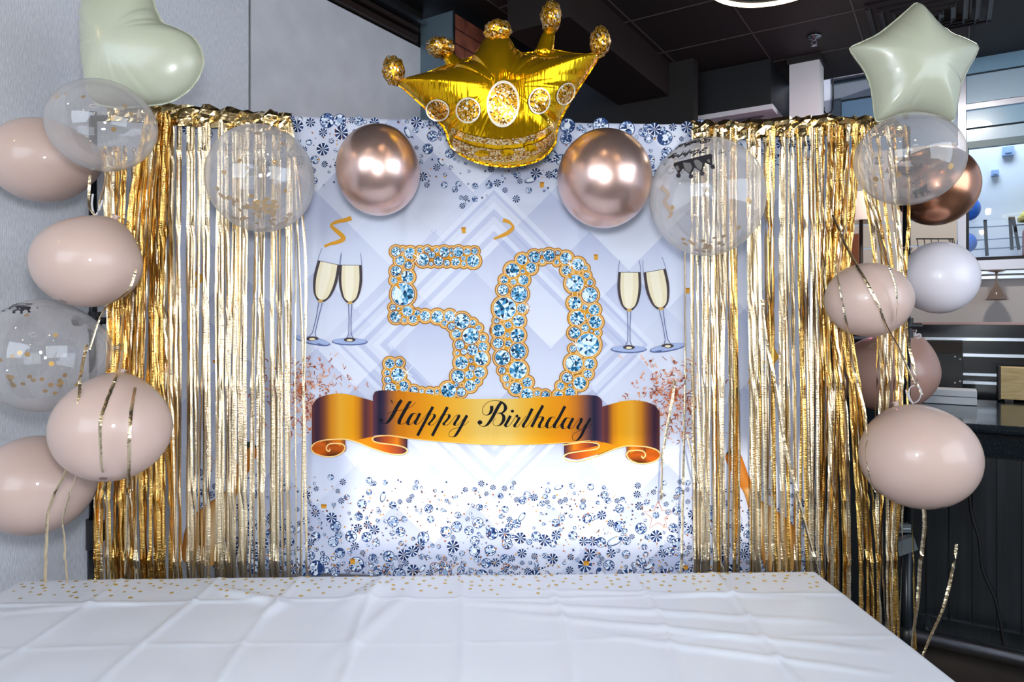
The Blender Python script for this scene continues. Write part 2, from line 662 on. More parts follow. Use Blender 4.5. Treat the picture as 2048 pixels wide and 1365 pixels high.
# ring lamp
rp = W(1545, -46, 3.31)
rl = empty('ring_lamp', (rp.x, rp.y, rp.z))
tag(rl, 'glowing warm white ring lamp hanging under the dark ceiling', 'lamp')
M_GLOW = bpy.data.materials.new('warm_lamp_glow')
M_GLOW.use_nodes = True
bsdf(M_GLOW).inputs['Base Color'].default_value = (1, 0.9, 0.75, 1)
bsdf(M_GLOW).inputs['Emission Color'].default_value = (1.0, 0.80, 0.52, 1)
bsdf(M_GLOW).inputs['Emission Strength'].default_value = 9.0


def ring(parent, c, r, glow):
    q = MB()
    pts = [c + Vector((math.cos(t) * r, math.sin(t) * r, 0)) for t in np.linspace(0, 2 * math.pi, 49)]
    q.tube(pts, 0.011, 8, caps=False)
    q.build('light_tube', glow, parent, smooth=True)
    q = MB()
    q.tube([p + Vector((0, 0, 0.02)) for p in pts], 0.013, 8, caps=False)
    q.build('ring_frame', M_DARK, parent, smooth=True)
    q = MB()
    for t in (0, 2.1, 4.2):
        q.tube([c + Vector((math.cos(t) * r, math.sin(t) * r, 0.02)), Vector((c.x, c.y, CEIL))], 0.0015, 5)
    q.build('wire', M_DARK, parent)


ring(rl, rp, 0.30, M_GLOW)
# more lamps of the same room, over the photographer's head (they show as reflections)
for i, (x, y) in enumerate(((-0.9, 0.3), (0.55, -0.9))):
    r2 = empty('ring_lamp', (x, y, 3.1))
    tag(r2, ('glowing ring lamp over the left side of the table, out of frame', 'glowing ring lamp behind the photographer, out of frame')[i], 'lamp')
    ring(r2, Vector((x, y, 3.1)), 0.28, M_GLOW)
M_BULB = bpy.data.materials.new('warm_bulb_glow')
M_BULB.use_nodes = True
bsdf(M_BULB).inputs['Emission Color'].default_value = (1.0, 0.70, 0.36, 1)
bsdf(M_BULB).inputs['Emission Strength'].default_value = 60.0
for i, (x, y, z) in enumerate(((-1.6, -0.4, 2.9), (-0.5, -1.6, 3.0), (0.9, 0.6, 3.0), (1.8, -1.2, 2.8), (0.1, 0.9, 3.1), (-2.2, 1.0, 2.9))):
    bl = empty('bulb_lamp', (x, y, z))
    tag(bl, ('small warm bulb lamp, nearest the left wall, out of frame', 'small warm bulb lamp behind the photographer on the left, out of frame', 'small warm bulb lamp over the right end of the table, out of frame', 'small warm bulb lamp farthest right, out of frame', 'small warm bulb lamp over the middle of the table, out of frame', 'small warm bulb lamp over the left table end by the wall, out of frame')[i], 'lamp', 'bulb lamps overhead')
    q = MB()
    q.ico((x, y, z), 0.035, 0.035, 0.045, n=8)
    q.build('bulb', M_BULB, bl, smooth=True)
    q = MB()
    q.tube([(x, y, z + 0.04), (x, y, z + 0.09)], 0.02, 10)
    q.tube([(x, y, z + 0.09), (x, y, CEIL)], 0.003, 5)
    q.build('socket', M_DARK, bl)

# ------------------------------------------------------------- glazed wall on the right
WWP = Vector((2.609, 5.6, 0))


def ww(px, py, out=0.0):
    p = on_plane(px, py, WWP - RD * out, LD)
    return p


def ww_strip(x0, y0a, y0b, x1, y1a, y1b, thick, m, name, parent, out=0.0):
    """board on the glazed wall between two pixel columns (top/bottom at each end)"""
    f = [ww(x0, y0a, out), ww(x1, y1a, out), ww(x1, y1b, out), ww(x0, y0b, out)]
    zt, zb = (f[0].z + f[1].z) / 2, (f[2].z + f[3].z) / 2
    f[0].z = f[1].z = zt
    f[2].z = f[3].z = zb
    bk = [p + RD * thick for p in f]
    return build(name, f + bk, [(0, 1, 2, 3), (7, 6, 5, 4), (0, 4, 5, 1), (1, 5, 6, 2), (2, 6, 7, 3), (3, 7, 4, 0)], m, parent)


M_SLAT = mat('blue_grey_louvre_glass', (150, 190, 216), 0.25, 0.0, **{'Coat Weight': 0.3})
M_SLAT_L = mat('pale_louvre_glass', (186, 214, 234), 0.25, 0.0, **{'Coat Weight': 0.3})
M_ALU = mat('white_aluminium', (214, 216, 228), 0.3, 0.2)
M_PANE = bpy.data.materials.new('window_glass')
M_PANE.use_nodes = True
_nt = M_PANE.node_tree
_nt.nodes.remove(bsdf(M_PANE))
_t, _g, _x = _nt.nodes.new('ShaderNodeBsdfTransparent'), _nt.nodes.new('ShaderNodeBsdfGlossy'), _nt.nodes.new('ShaderNodeMixShader')
_t.inputs[0].default_value = (0.95, 0.98, 1.0, 1)
_g.inputs['Roughness'].default_value = 0.02
_x.inputs[0].default_value = 0.015
_nt.links.new(_t.outputs[0], _x.inputs[1])
_nt.links.new(_g.outputs[0], _x.inputs[2])
_nt.links.new(_x.outputs[0], _nt.nodes['Material Output'].inputs[0])
M_SEAM = mat('louvre_seam', (46, 66, 76), 0.5)
win = empty('window_1', ww(1990, 520))
tag(win, kind='structure')
# louvre panes, top to bottom (height at px 1935 and at px 2120)
rows = [(-60, 60, -120, 22, M_SLAT), (104, 149, 72, 117, M_SLAT), (153, 208, 121, 180, M_SLAT_L), (222, 256, 195, 233, M_SLAT), (260, 283, 237, 263, M_SLAT_L)]
for (a, b, c, d, m) in rows:
    ww_strip(1933, a, b, 2130, c, d, 0.02, m, 'louvre_pane', win)
ww_strip(1650, 60, 300, 2130, 40, 290, 0.02, M_SEAM, 'back_panel', win, -0.03)
ww_strip(1938, 87, 104, 2130, 50, 67, 0.06, M_ALU, 'transom', win, 0.03)
ww_strip(1932, 210, 221, 2130, 180, 192, 0.06, M_ALU, 'transom', win, 0.03)
ww_strip(1916, 60, 545, 1932, 60, 545, 0.07, M_ALU, 'mullion', win, 0.035)
ww_strip(1980, -40, 84, 1989, -40, 82, 0.05, M_GREYB, 'mullion', win, 0.02)
ww_strip(1932, 284, 296, 2130, 262, 278, 0.05, mat('seal_grey', (92, 118, 126), 0.4), 'head_rail', win, 0.02)
ww_strip(1930, 296, 512, 1938, 296, 512, 0.06, M_DARK, 'window_frame', win, 0.03)
ww_strip(1930, 512, 519, 2130, 512, 519, 0.06, M_DARK, 'window_frame', win, 0.03)
ww_strip(1930, 519, 538, 2130, 518, 538, 0.06, M_ALU, 'window_sill', win, 0.035)
ww_strip(1936, 296, 514, 2130, 280, 514, 0.006, M_PANE, 'pane', win)
# left bay: header beam, posts, cladding
ww_strip(1648, 146, 160, 1760, 128, 142, 0.06, M_ALU, 'header', win, 0.03)
ww_strip(1648, 158, 460, 1661, 158, 460, 0.06, M_ALU, 'mullion', win, 0.03)
ww_strip(1661, 160, 196, 1916, 142, 172, 0.02, mat('clad_grey', (104, 112, 124), 0.4), 'cladding_panel', win)
ww_strip(1683, 198, 300, 1916, 175, 300, 0.02, mat('clad_blue', (118, 150, 178), 0.35), 'cladding_panel', win, 0.01)
ww_strip(1661, 198, 300, 1682, 196, 300, 0.02, mat('clad_dark', (84, 94, 108), 0.4), 'cladding_panel', win)
# drain cable beside the pillar
q = MB()
q.tube([ww(x, y, 0.06) for x, y in crom([(1664, 142), (1666, 170), (1666, 200), (1664, 220), (1655, 228), (1648, 222), (1648, 215)], 5)], 0.006, 6)
tag(q.build('loose_cable', M_DARK, smooth=True), 'thin black cable looping beside the white pillar', 'cable')

# the bright terrace behind the glass, as a lit picture-window: wall, railing, balloons, parasol
TP = WWP + RD * 0.9


def tp(px, py, out=0.0):
    return on_plane(px, py, TP - RD * out, LD)


def glow_mat(name, rgb, s):
    m = bpy.data.materials.new(name)
    m.use_nodes = True
    bsdf(m).inputs['Base Color'].default_value = lin(rgb)
    bsdf(m).inputs['Roughness'].default_value = 0.6
    return m


# daylight outside falls on the terrace wall
_c = tp(2010, 400, 0.6)
add_light('terrace_daylight', 'AREA', (_c.x, _c.y, 3.6), tp(2010, 420), 24, (0.80, 0.90, 1.0), shape='RECTANGLE', size=0.8, size_y=0.5)
ter = MB()
f = [tp(1880, 200), tp(2250, 200), tp(2250, 640), tp(1880, 640)]
ter.add(f + [p + RD * 0.05 for p in f], [(0, 1, 2, 3), (7, 6, 5, 4), (0, 4, 5, 1), (2, 6, 7, 3)])
tag(ter.build('wall_terrace', mat('terrace_white', (224, 232, 246), 0.7)), kind='structure')
rail = empty('terrace_railing', tp(1990, 520, 0.3))
tag(rail, 'black wire railing posts outside the window', 'railing')
for (x0, y0, x1, y1) in ((1970, 440, 1974, 512), (2020, 434, 2024, 500), (2026, 434, 2038, 500)):
    q = MB()
    q.tube([tp(x0, y0, 0.3), tp(x1, y1, 0.3)], 0.012, 6)
    q.build('post', mat('post_black', (12, 16, 26), 0.9, 0.0, **{'Specular IOR Level': 0.05}), rail)
for (ya, yb2) in ((456, 446), (482, 470), (500, 490)):
    q = MB()
    q.tube([tp(1935, ya, 0.3), tp(2110, yb2, 0.3)], 0.005, 5)
    q.build('wire', mat('wire_blue', (60, 90, 130), 0.4), rail)
M_BLUEB = mat('blue_latex', (44, 110, 214), 0.3)
for i, (x, y, r) in enumerate(((1937, 418, 0.085), (1934, 486, 0.07))):
    q = MB()
    p = tp(x, y, 0.35)
    q.ico(p, r, r, r * 1.15, n=10)
    tag(q.build('blue_balloon', M_BLUEB, smooth=True), ('larger blue balloon outside at the window edge', 'smaller lower blue balloon outside at the window edge')[i], 'balloon')
q = MB()
f = [tp(2030, 436, 0.3), tp(2060, 395, 0.3), tp(2110, 436, 0.3)]
q.lathe((f[2].x, f[2].y, f[0].z), [(0.0, 0.3), (0.24, 0.0), (0.235, -0.03), (0.0, 0.27)], n=8)
tag(q.build('yellow_parasol', mat('yellow_cloth', (226, 208, 104), 0.7)), 'pale yellow parasol edge outside the window', 'parasol')
q = MB()
q.lathe((f[2].x - 0.02, f[2].y, f[0].z - 0.50), [(0.0, 0), (0.14, 0.0), (0.19, 0.12), (0.19, 0.38), (0.15, 0.46), (0.0, 0.46)], n=16)
tag(q.build('red_seat', mat('red_weave', (150, 76, 76), 0.7)), 'dull red rounded seat back outside below the parasol', 'seat')
for i, (x, y, s, lab) in enumerate(((2016, 303, 9, 'larger pale blue box fixture on the terrace wall'), (1990, 347, 6, 'smaller pale blue box fixture lower on the terrace wall'))):
    q = MB()
    p = tp(x, y, 0.02)
    q.box(p, s * 0.0044, 0.03, s * 0.004, LD, RD)
    q.box(p - RD * 0.03, s * 0.0024, 0.01, s * 0.002, LD, RD)
    tag(q.build('wall_fixture', mat('fixture_blue', (150, 178, 224), 0.5)), lab, 'fixture')

# wall under the window and grooved boards left of it
q = MB()
f = [ww(1560, 545), ww(2130, 545), ww(2130, 1000), ww(1560, 1000)]
f[0].z = f[1].z = ww(1990, 538).z
f[2].z = f[3].z = 0
q.add(f + [p + RD * 0.08 for p in f], [(0, 1, 2, 3), (7, 6, 5, 4), (0, 4, 5, 1), (2, 6, 7, 3)])
wr = tag(q.build('wall_right', mat('splashback', (196, 190, 188), 0.6)), kind='structure')
for k in range(5):
    ww_strip(1660, 300 + k * 49, 347 + k * 49, 1914, 300 + k * 49, 347 + k * 49, 0.02, mat('cream_board', (214, 204, 192), 0.6), 'board', wr, 0.02)
ww_strip(1930, 541, 547, 2130, 541, 547, 0.03, M_STEEL, 'steel_strip', wr, 0.05)
ww_strip(1930, 551, 557, 2130, 551, 557, 0.03, M_STEEL, 'steel_strip', wr, 0.05)
for (nm, s0_, s1_, zt_, m_) in (('wall_rear', -4.2, -0.06, 3.5, 'far_wall_dark'), ('wall_side', 1.62, 4.2, 4.2, 'splashback')):
    q = MB()
    c = WWP + LD * (s0_ + s1_) / 2 + RD * 0.12
    q.box((c.x, c.y, zt_ / 2), (s1_ - s0_) / 2, 0.05, zt_ / 2, LD, RD)
    tag(q.build(nm, MATS[m_]), kind='structure')
# upside-down glass in the rack
gp = ww(1993, 545, 0.12)
gl = MB()
gl.lathe((gp.x, gp.y, gp.z), [(0.0, 0.02), (0.05, 0.018), (0.052, 0.01), (0.01, 0.0), (0.006, -0.03), (0.008, -0.075), (0.02, -0.09), (0.05, -0.13), (0.075, -0.185), (0.078, -0.2), (0.074, -0.2), (0.045, -0.13), (0.0, -0.095)], n=24)
M_GLASS = mat('smoky_glass', (176, 156, 144), 0.08, 0.0, **{'Transmission Weight': 0.6, 'IOR': 1.2})
tag(gl.build('stemmed_glass', M_GLASS, smooth=True), 'stemmed glass hanging upside down from the rack under the window', 'glass')

# ------------------------------------------------------------- back bar unit
BUP = Vector((2.597, 4.4, 0))


def bu(px, py, out=0.0):
    return on_plane(px, py, BUP - RD * out, LD)


def bu_strip(x0, x1, y0, y1, thick, m, name, parent, out=0.0, xm=None):
    f = [bu(x0, y0, out), bu(x1, y0, out), bu(x1, y1, out), bu(x0, y1, out)]
    mid = bu(xm or 1950, y0, out).z, bu(xm or 1950, y1, out).z
    f[0].z = f[1].z = mid[0]
    f[2].z = f[3].z = mid[1]
    return build(name, f + [p + RD * thick for p in f], [(0, 1, 2, 3), (7, 6, 5, 4), (0, 4, 5, 1), (1, 5, 6, 2), (2, 6, 7, 3), (3, 7, 4, 0)], m, parent)


M_GLOSSBLACK = mat('gloss_black', (16, 24, 32), 0.18)
bb = empty('back_bar_shelves', bu(1950, 800))
tag(bb, 'black back bar shelf unit with steel shelf edges', 'shelf unit')
bu_strip(1640, 2130, 649, 900, 0.3, M_GLOSSBLACK, 'carcass', bb)
for (ya, yb2) in ((676, 682), (708, 714), (747, 752), (763, 769)):
    bu_strip(1650 if ya < 690 else 1926, 2130, ya, yb2, 0.03, M_STEEL, 'shelf_edge', bb, 0.06)
bu_strip(1640, 2130, 645, 650, 0.3, mat('shelf_pink', (196, 164, 160), 0.4), 'shelf_top', bb, 0.03)
spb = empty('bar_speaker', bu(1888, 790, 0.3))
tag(spb, 'black box speaker on the bar beside the stand pole', 'speaker')
bu_strip(1845, 1925, 682, 800, 0.2, mat('speaker_black', (14, 13, 14), 0.45), 'body', spb, 0.26, 1888)
bu_strip(1847, 1924, 684, 707, 0.01, mat('speaker_mesh', (52, 44, 36), 0.7), 'grille', spb, 0.27, 1888)
for (x, y) in ((1910, 714), (1920, 719), (1910, 766), (1920, 763)):
    q = MB()
    p = bu(x, y, 0.27)
    q.lathe(p, [(0, 0), (0.006, 0), (0.005, 0.004), (0, 0.005)], -RD, 8)
    q.build('screw', M_STEEL, spb)

# ------------------------------------------------------------- bar counter
BF = Vector((1.951, 3.305, 0))            # foot of the bar front
M_BARBLACK = mat('black_stained_wood', (26, 30, 33), 0.32)
noise_color(M_BARBLACK, 3, [(0.3, (20, 24, 27)), (0.7, (36, 42, 46))], stretch=(14, 14, 0.8))
M_GRANITE = mat('dark_granite', (26, 42, 50), 0.12)
_tc = nd(M_GRANITE, 'ShaderNodeTexCoord')
_vo = nd(M_GRANITE, 'ShaderNodeTexVoronoi')
_vo.inputs['Scale'].default_value = 120
lk(M_GRANITE, _tc.outputs['Object'], _vo.inputs['Vector'])
lk(M_GRANITE, ramp(M_GRANITE, _vo.outputs['Distance'], [(0.0, (150, 170, 178)), (0.12, (40, 58, 66)), (0.3, (16, 28, 36))]), bsdf(M_GRANITE).inputs['Base Color'])
bar = empty('bar_counter', (2.2, 3.3, 0))
tag(bar, 'black plank fronted bar counter with dark granite top', 'bar counter')
q = MB()
c = BF + LD * 0.9 + RD * 0.25
q.box((c.x, c.y, 0.52), 1.7, 0.235, 0.52, LD, RD)
q.build('core', M_DARK, bar)
pw = 0.092
for k in range(-8, 28):
    q = MB()
    c = BF + LD * (k * pw) + RD * 0.006
    q.box((c.x, c.y, 0.50), pw / 2 - 0.0025, 0.008, 0.40, LD, RD)
    q.build('plank', M_BARBLACK, bar)
q = MB()
c = BF + LD * 0.9
q.box((c.x, c.y, 0.06), 1.7, 0.02, 0.06, LD, RD)
q.build('kickboard', M_BARBLACK, bar)
q = MB()
c = BF + LD * 0.9 - RD * 0.01
q.box((c.x, c.y, 0.965), 1.7, 0.02, 0.05, LD, RD)
q.build('granite_apron', M_GRANITE, bar)
q = MB()
c = BF + LD * 0.9 + RD * 0.48
q.box((c.x, c.y, 1.043), 1.7, 0.56, 0.022, LD, RD)
prof = [BF - LD * 0.8 + RD * -0.085, BF + LD * 2.6 + RD * -0.085]
q.tube([(p.x, p.y, 1.043) for p in prof], 0.022, 10)
q.build('granite_top', M_GRANITE, bar)
# foot rail
fr = empty('foot_rail', BF + LD * 0.4 - RD * 0.15)
tag(fr, 'steel foot rail along the base of the bar', 'rail')
q = MB()
p0, p1 = BF - LD * 0.4 - RD * 0.17, BF + LD * 2.5 - RD * 0.17
q.tube([(p0.x, p0.y, 0.075), (p1.x, p1.y, 0.075)], 0.034, 14)
q.build('tube', M_STEEL, fr, smooth=True)
for t in (0.05, 0.7, 1.3, 2.0):
    q = MB()
    p = BF + LD * t
    q.tube([(p.x, p.y, 0.075), (p.x - RD.x * 0.17, p.y - RD.y * 0.17, 0.075)], 0.012, 8)
    q.build('bracket', M_STEEL, fr, smooth=True)
# cable hanging down the bar front
q = MB()
cab = [on_plane(x, y, BF - RD * 0.03, LD) for x, y in crom([(1920, 930), (1937, 985), (1943, 1030), (1958, 1080), (1965, 1140), (1990, 1200), (2003, 1260), (2012, 1330), (2020, 1400)], 5)]
q.tube(cab, 0.006, 6)
tag(q.build('power_cable', M_DARK, smooth=True), 'black power cable hanging down the front of the bar', 'cable')
# things on the bar
M_PAPER = mat('white_card', (216, 220, 226), 0.35)
CT = 1.066


def on_counter(px, py):
    Y = (EYE - CT) * F / (py - CY)
    return W(px, py, Y)


p = on_counter(1885, 808)
q = MB()
c = p + RD * 0.08
q.box((c.x, c.y, CT + 0.022), 0.16, 0.09, 0.02, LD, RD)
q.box((c.x, c.y, CT + 0.062), 0.16, 0.09, 0.016, LD, RD)
tag(q.build('flat_box', M_PAPER), 'white flat card box lying on the bar beside the pole', 'box')
p = on_counter(1880, 794) + RD * 0.25
q = MB()
q.lathe((p.x, p.y, CT), [(0.0, 0), (0.045, 0.0), (0.045, 0.20), (0.042, 0.203), (0.0, 0.203)], n=20)
tag(q.build('black_canister', mat('canister_black', (24, 34, 42), 0.3), smooth=False), 'tall black canister standing on the bar by the speaker', 'canister')
p = on_counter(2045, 806)
wb = empty('wooden_box', (p.x, p.y, CT))
tag(wb, 'small pale wooden box on the bar at the right edge', 'box')
M_PINE = mat('pale_pine', (214, 186, 128), 0.55)
noise_color(M_PINE, 5, [(0.3, (198, 168, 108)), (0.7, (226, 200, 146))], stretch=(2, 2, 14))
q = MB()
c = p + LD * 0.05 + RD * 0.08
q.box((c.x, c.y, CT + 0.105), 0.15, 0.08, 0.09, LD, RD)
q.build('body', M_PINE, wb)
q = MB()
c2 = c - LD * 0.156
q.box((c2.x, c2.y, CT + 0.105), 0.006, 0.082, 0.095, LD, RD)
q.build('dark_end', M_BROWN, wb)
q = MB()
for s in (-0.11, 0.11):
    c2 = c + LD * s
    q.box((c2.x, c2.y, CT + 0.008), 0.02, 0.07, 0.008, LD, RD)
q.build('foot', M_BROWN, wb)
p = on_counter(1935, 792)
p2 = on_counter(2000, 776)
q = MB()
q.tube([Vector((p.x, p.y, CT + 0.03)), Vector(((p.x + p2.x) / 2, (p.y + p2.y) / 2, CT + 0.03)), Vector((p2.x, p2.y, CT + 0.03))], 0.012, 8)
q.box((p.x - 0.02, p.y, CT + 0.02), 0.05, 0.03, 0.018, LD, RD)
tag(q.build('copper_tongs', mat('copper_metal', (176, 112, 92), 0.25, 0.8), smooth=True), 'copper coloured bar tongs lying on the counter', 'tongs')
# lampshade, cabinet seen between the right-hand strands
lp = bu(1722, 444, -0.2)
ST_ = bu(1950, 645).z
ls = empty('table_lamp', (lp.x, lp.y, ST_))
tag(ls, 'lamp with a pale tapered shade seen through the right curtain', 'lamp')
q = MB()
q.lathe((lp.x, lp.y, lp.z), [(0.13, 0.0), (0.085, 0.2), (0.08, 0.2), (0.125, 0.0)], n=28)
q.build('lamp_shade', mat('shade_cloth', (232, 220, 206), 0.7), ls, smooth=True)
q = MB()
q.lathe((lp.x, lp.y, ST_), [(0.0, 0), (0.08, 0.0), (0.08, 0.02), (0.015, 0.03), (0.012, lp.z - ST_ + 0.1), (0, lp.z - ST_ + 0.1)], n=16)
q.build('stem', M_BROWN, ls, smooth=True)
q = MB()
f = bu(1695, 545, -0.1)
q.box((f.x, f.y, f.z + 0.10), 0.07, 0.02, 0.16, LD, RD)
q.box((f.x, f.y - 0.015, f.z + 0.10), 0.05, 0.012, 0.13, LD, RD)
tag(q.build('wooden_board', mat('orange_wood', (132, 74, 38), 0.5)), 'orange brown wooden board behind the right curtain', 'board')
rk = empty('wire_rack', ww(1870, 500, 0.15))
tag(rk, 'small black wire rack on the wall above the white balloon', 'rack')
q = MB()
q.tube([ww(1832, 478, 0.15), ww(1908, 478, 0.15)], 0.005, 6)
q.tube([ww(1832, 500, 0.15), ww(1908, 500, 0.15)], 0.005, 6)
q.build('rail', M_DARK, rk)
for k in range(8):
    q = MB()
    x = 1885 + k * 3.2 if k > 3 else 1834 + k * 14
    q.tube([ww(x, 478, 0.15), ww(x + 3, 500, 0.15)], 0.003, 5)
    q.build('wire', M_DARK, rk)
add_light('pink_neon', 'POINT', W(1600, 330, 4.4), (0, 0, 0), 2.5, (1.0, 0.25, 0.5), shadow_soft_size=0.05)

# ================================================================= TABLE
TZ = 0.75
TBL, TBR = Vector((-1.485, 2.070, TZ)), Vector((0.950, 2.140, TZ))
TU = (TBR - TBL).normalized()
TV = Vector((TU.y, -TU.x, 0))             # towards the camera
TL, TD = (TBR - TBL).length, 0.80
M_CLOTH = mat('white_tablecloth', (236, 240, 248), 0.38, 0.0, **{'Sheen Weight': 0.1})
add_bump(M_CLOTH, 9, 0.12, 0.02)
tab = empty('folding_table', ((TBL.x + TBR.x) / 2, (TBL.y + TBR.y) / 2 - TD / 2, 0))
tag(tab, 'long folding table under the white dotted cloth', 'table')
q = MB()
c = TBL + TU * TL / 2 + TV * TD / 2
q.box((c.x, c.y, TZ - 0.026), TL / 2 - 0.012, TD / 2 - 0.012, 0.02, TU, TV)
q.build('table_top', mat('grey_plastic', (170, 170, 172), 0.5), tab)
for a in (0.15, TL - 0.15):
    for b in (0.1, TD - 0.1):
        q = MB()
        p = TBL + TU * a + TV * b
        q.tube([(p.x, p.y, TZ - 0.045), (p.x, p.y, 0.0)], 0.014, 10)
        q.build('leg', M_STEEL, tab, smooth=True)

creases_u = (0.30, 0.585, 0.83, 1.09, 1.345, 1.60, 1.855, 2.10)


def fold(t, w):
    t = abs(t) / w
    return (1 - t) ** 2 if t < 1 else 0.0


def cloth_h(u, v):
    h = 0.0025 * noise.noise(Vector((u * 6, v * 6, 1.0))) + 0.0012 * noise.noise(Vector((u * 17, v * 9, 4.0)))
    for i, cu in enumerate(creases_u):
        cu2 = cu + 0.012 * math.sin(v * 7 + i)
        h += (0.0085 if i % 2 else 0.0065) * fold(u - cu2, 0.022)
    for k, (cv, ca) in enumerate(((0.185, 0.005), (0.44, 0.002))):
        h += ca * fold(v - cv - 0.008 * math.sin(u * 5 + k), 0.017)
    # soft diagonal puckers
    for (u0, v0, u1, v1, a, w) in ((0.62, 0.09, 0.86, 0.22, 0.011, 0.035), (0.80, 0.30, 0.86, 0.18, 0.008, 0.03), (1.12, 0.02, 1.02, 0.25, 0.012, 0.06), (1.30, 0.20, 2.3, 0.36, 0.007, 0.03), (1.45, 0.28, 2.35, 0.52, 0.007, 0.03), (1.5, 0.13, 2.3, 0.20, 0.006, 0.02), (1.2, 0.10, 1.05, 0.55, 0.007, 0.04), (1.7, 0.42, 2.3, 0.62, 0.006, 0.025), (0.05, 0.25, 0.5, 0.17, 0.004, 0.03)):
        dx, dy = u1 - u0, v1 - v0
        L2 = dx * dx + dy * dy
        t = max(0, min(1, ((u - u0) * dx + (v - v0) * dy) / L2))
        d = math.hypot(u - u0 - t * dx, v - v0 - t * dy)
        if d < w:
            h += a * (0.5 + 0.5 * math.cos(math.pi * d / w)) * math.sin(math.pi * min(1, max(0, t * 0.9 + 0.05)))
    return h


NU, NV = 300, 100
verts, faces = [], []
for jv in range(NV + 1):
    for iu in range(NU + 1):
        u, v = TL * iu / NU, TD * jv / NV
        p = TBL + TU * u + TV * v
        e = min(u, TL - u, v, TD - v)
        p.z = TZ + 0.001 + cloth_h(u, v) * min(1, 0.25 + e / 0.03)
        if e < 0.006:
            p.z -= 0.004
        verts.append(p)
for jv in range(NV):
    for iu in range(NU):
        a = jv * (NU + 1) + iu
        faces.append((a, a + NU + 1, a + NU + 2, a + 1))
# skirt
per = [(i, 0) for i in range(NU)] + [(NU, k) for k in range(NV)] + [(i, NV) for i in range(NU, 0, -1)] + [(0, k) for k in range(NV, 0, -1)]
levels = (0.02, 0.1, 0.2, 0.3)
prev = [k * (NU + 1) + i for i, k in per]
n_per = len(per)
for li, dz in enumerate(levels):
    cur = []
    for q_, (i, k) in enumerate(per):
        p = verts[k * (NU + 1) + i].copy()
        out = Vector((0, 0, 0))
        if i == 0:
            out -= TU
        if i == NU:
            out += TU
        if k == 0:
            out -= TV
        if k == NV:
            out += TV
        p += out.normalized() * (0.006 + dz * 0.06 * (1 + math.sin(q_ * 0.35)))
        p.z = TZ - dz
        cur.append(len(verts))
        verts.append(p)
    for q_ in range(n_per):
        faces.append((prev[q_], prev[(q_ + 1) % n_per], cur[(q_ + 1) % n_per], cur[q_]))
    prev = cur
tc = build('tablecloth', verts, faces, M_CLOTH, None, True)
tag(tc, 'creased white tablecloth with gold dots along its back edge', 'tablecloth')
# printed gold dots
M_DOT = mat('gold_dot_print', (216, 176, 74), 0.4, 0.2)
q = MB()
r2 = random.Random(3)
spots = []
while len(spots) < 250:
    u, v = r2.uniform(0.02, TL - 0.02), abs(r2.gauss(0, 0.062)) + 0.008
    if v > 0.16 or any((u - a) ** 2 + (v - b) ** 2 < 0.024 ** 2 for a, b, _ in spots):
        continue
    spots.append((u, v, r2.uniform(0.0042, 0.0066)))
for (u, v, r) in spots:
    vs = []
    for k in range(10):
        t = k * math.pi / 5
        uu, vv = u + math.cos(t) * r, v + math.sin(t) * r
        e = min(uu, TL - uu, vv, TD - vv)
        p = TBL + TU * uu + TV * vv
        p.z = TZ + 0.001 + cloth_h(uu, vv) * min(1, 0.25 + e / 0.03) + 0.0008
        vs.append(p)
    q.add(vs, [tuple(range(10))[::-1]])
o = q.build('printed_dots', M_DOT, tc)
o['kind'] = 'stuff'

# ================================================================= BACKDROP STAND
M_POLE = mat('black_pole', (18, 26, 32), 0.3, 0.2)
M_PLASTIC = mat('black_plastic', (16, 17, 20), 0.4)
st = empty('backdrop_stand', (0.1, 2.36, 0))
tag(st, 'black telescopic backdrop stand holding cloth and foil curtains', 'stand')
PL, PR = W(186, 600, 2.30), W(1813, 600, 2.40)


def crossbar(t):
    z0, z1 = W(186, 236, 2.30).z, W(1813, 266, 2.40).z
    p = PL.lerp(PR, t)
    return Vector((p.x, p.y, z0 + (z1 - z0) * t - 0.018 * math.sin(math.pi * t)))


for p, zt in ((PL, crossbar(0).z), (PR, crossbar(1).z)):
    q = MB()
    q.tube([(p.x, p.y, 0.12), (p.x, p.y, 0.78)], 0.0165, 12)
    q.build('lower_pole', M_POLE, st, smooth=True)
    q = MB()
    q.tube([(p.x, p.y, 0.78), (p.x, p.y, zt + 0.02)], 0.0125, 12)
    q.build('upper_pole', M_POLE, st, smooth=True)
    for k in range(3):
        q = MB()
        t = k * 2.094 + 0.5
        q.tube([(p.x, p.y, 0.42), (p.x + math.cos(t) * 0.42 * 0.55, p.y + math.sin(t) * 0.24, 0.012)], 0.009, 8)
        q.build('leg', M_POLE, st, smooth=True)
    q = MB()
    q.lathe((p.x, p.y, 0.38), [(0.017, 0), (0.03, 0.01), (0.03, 0.07), (0.017, 0.08)], n=14)
    q.build('hub', M_PLASTIC, st, smooth=True)
q = MB()
q.tube([crossbar(t / 12) for t in range(13)], 0.011, 10)
q.build('crossbar', M_POLE, st, smooth=True)
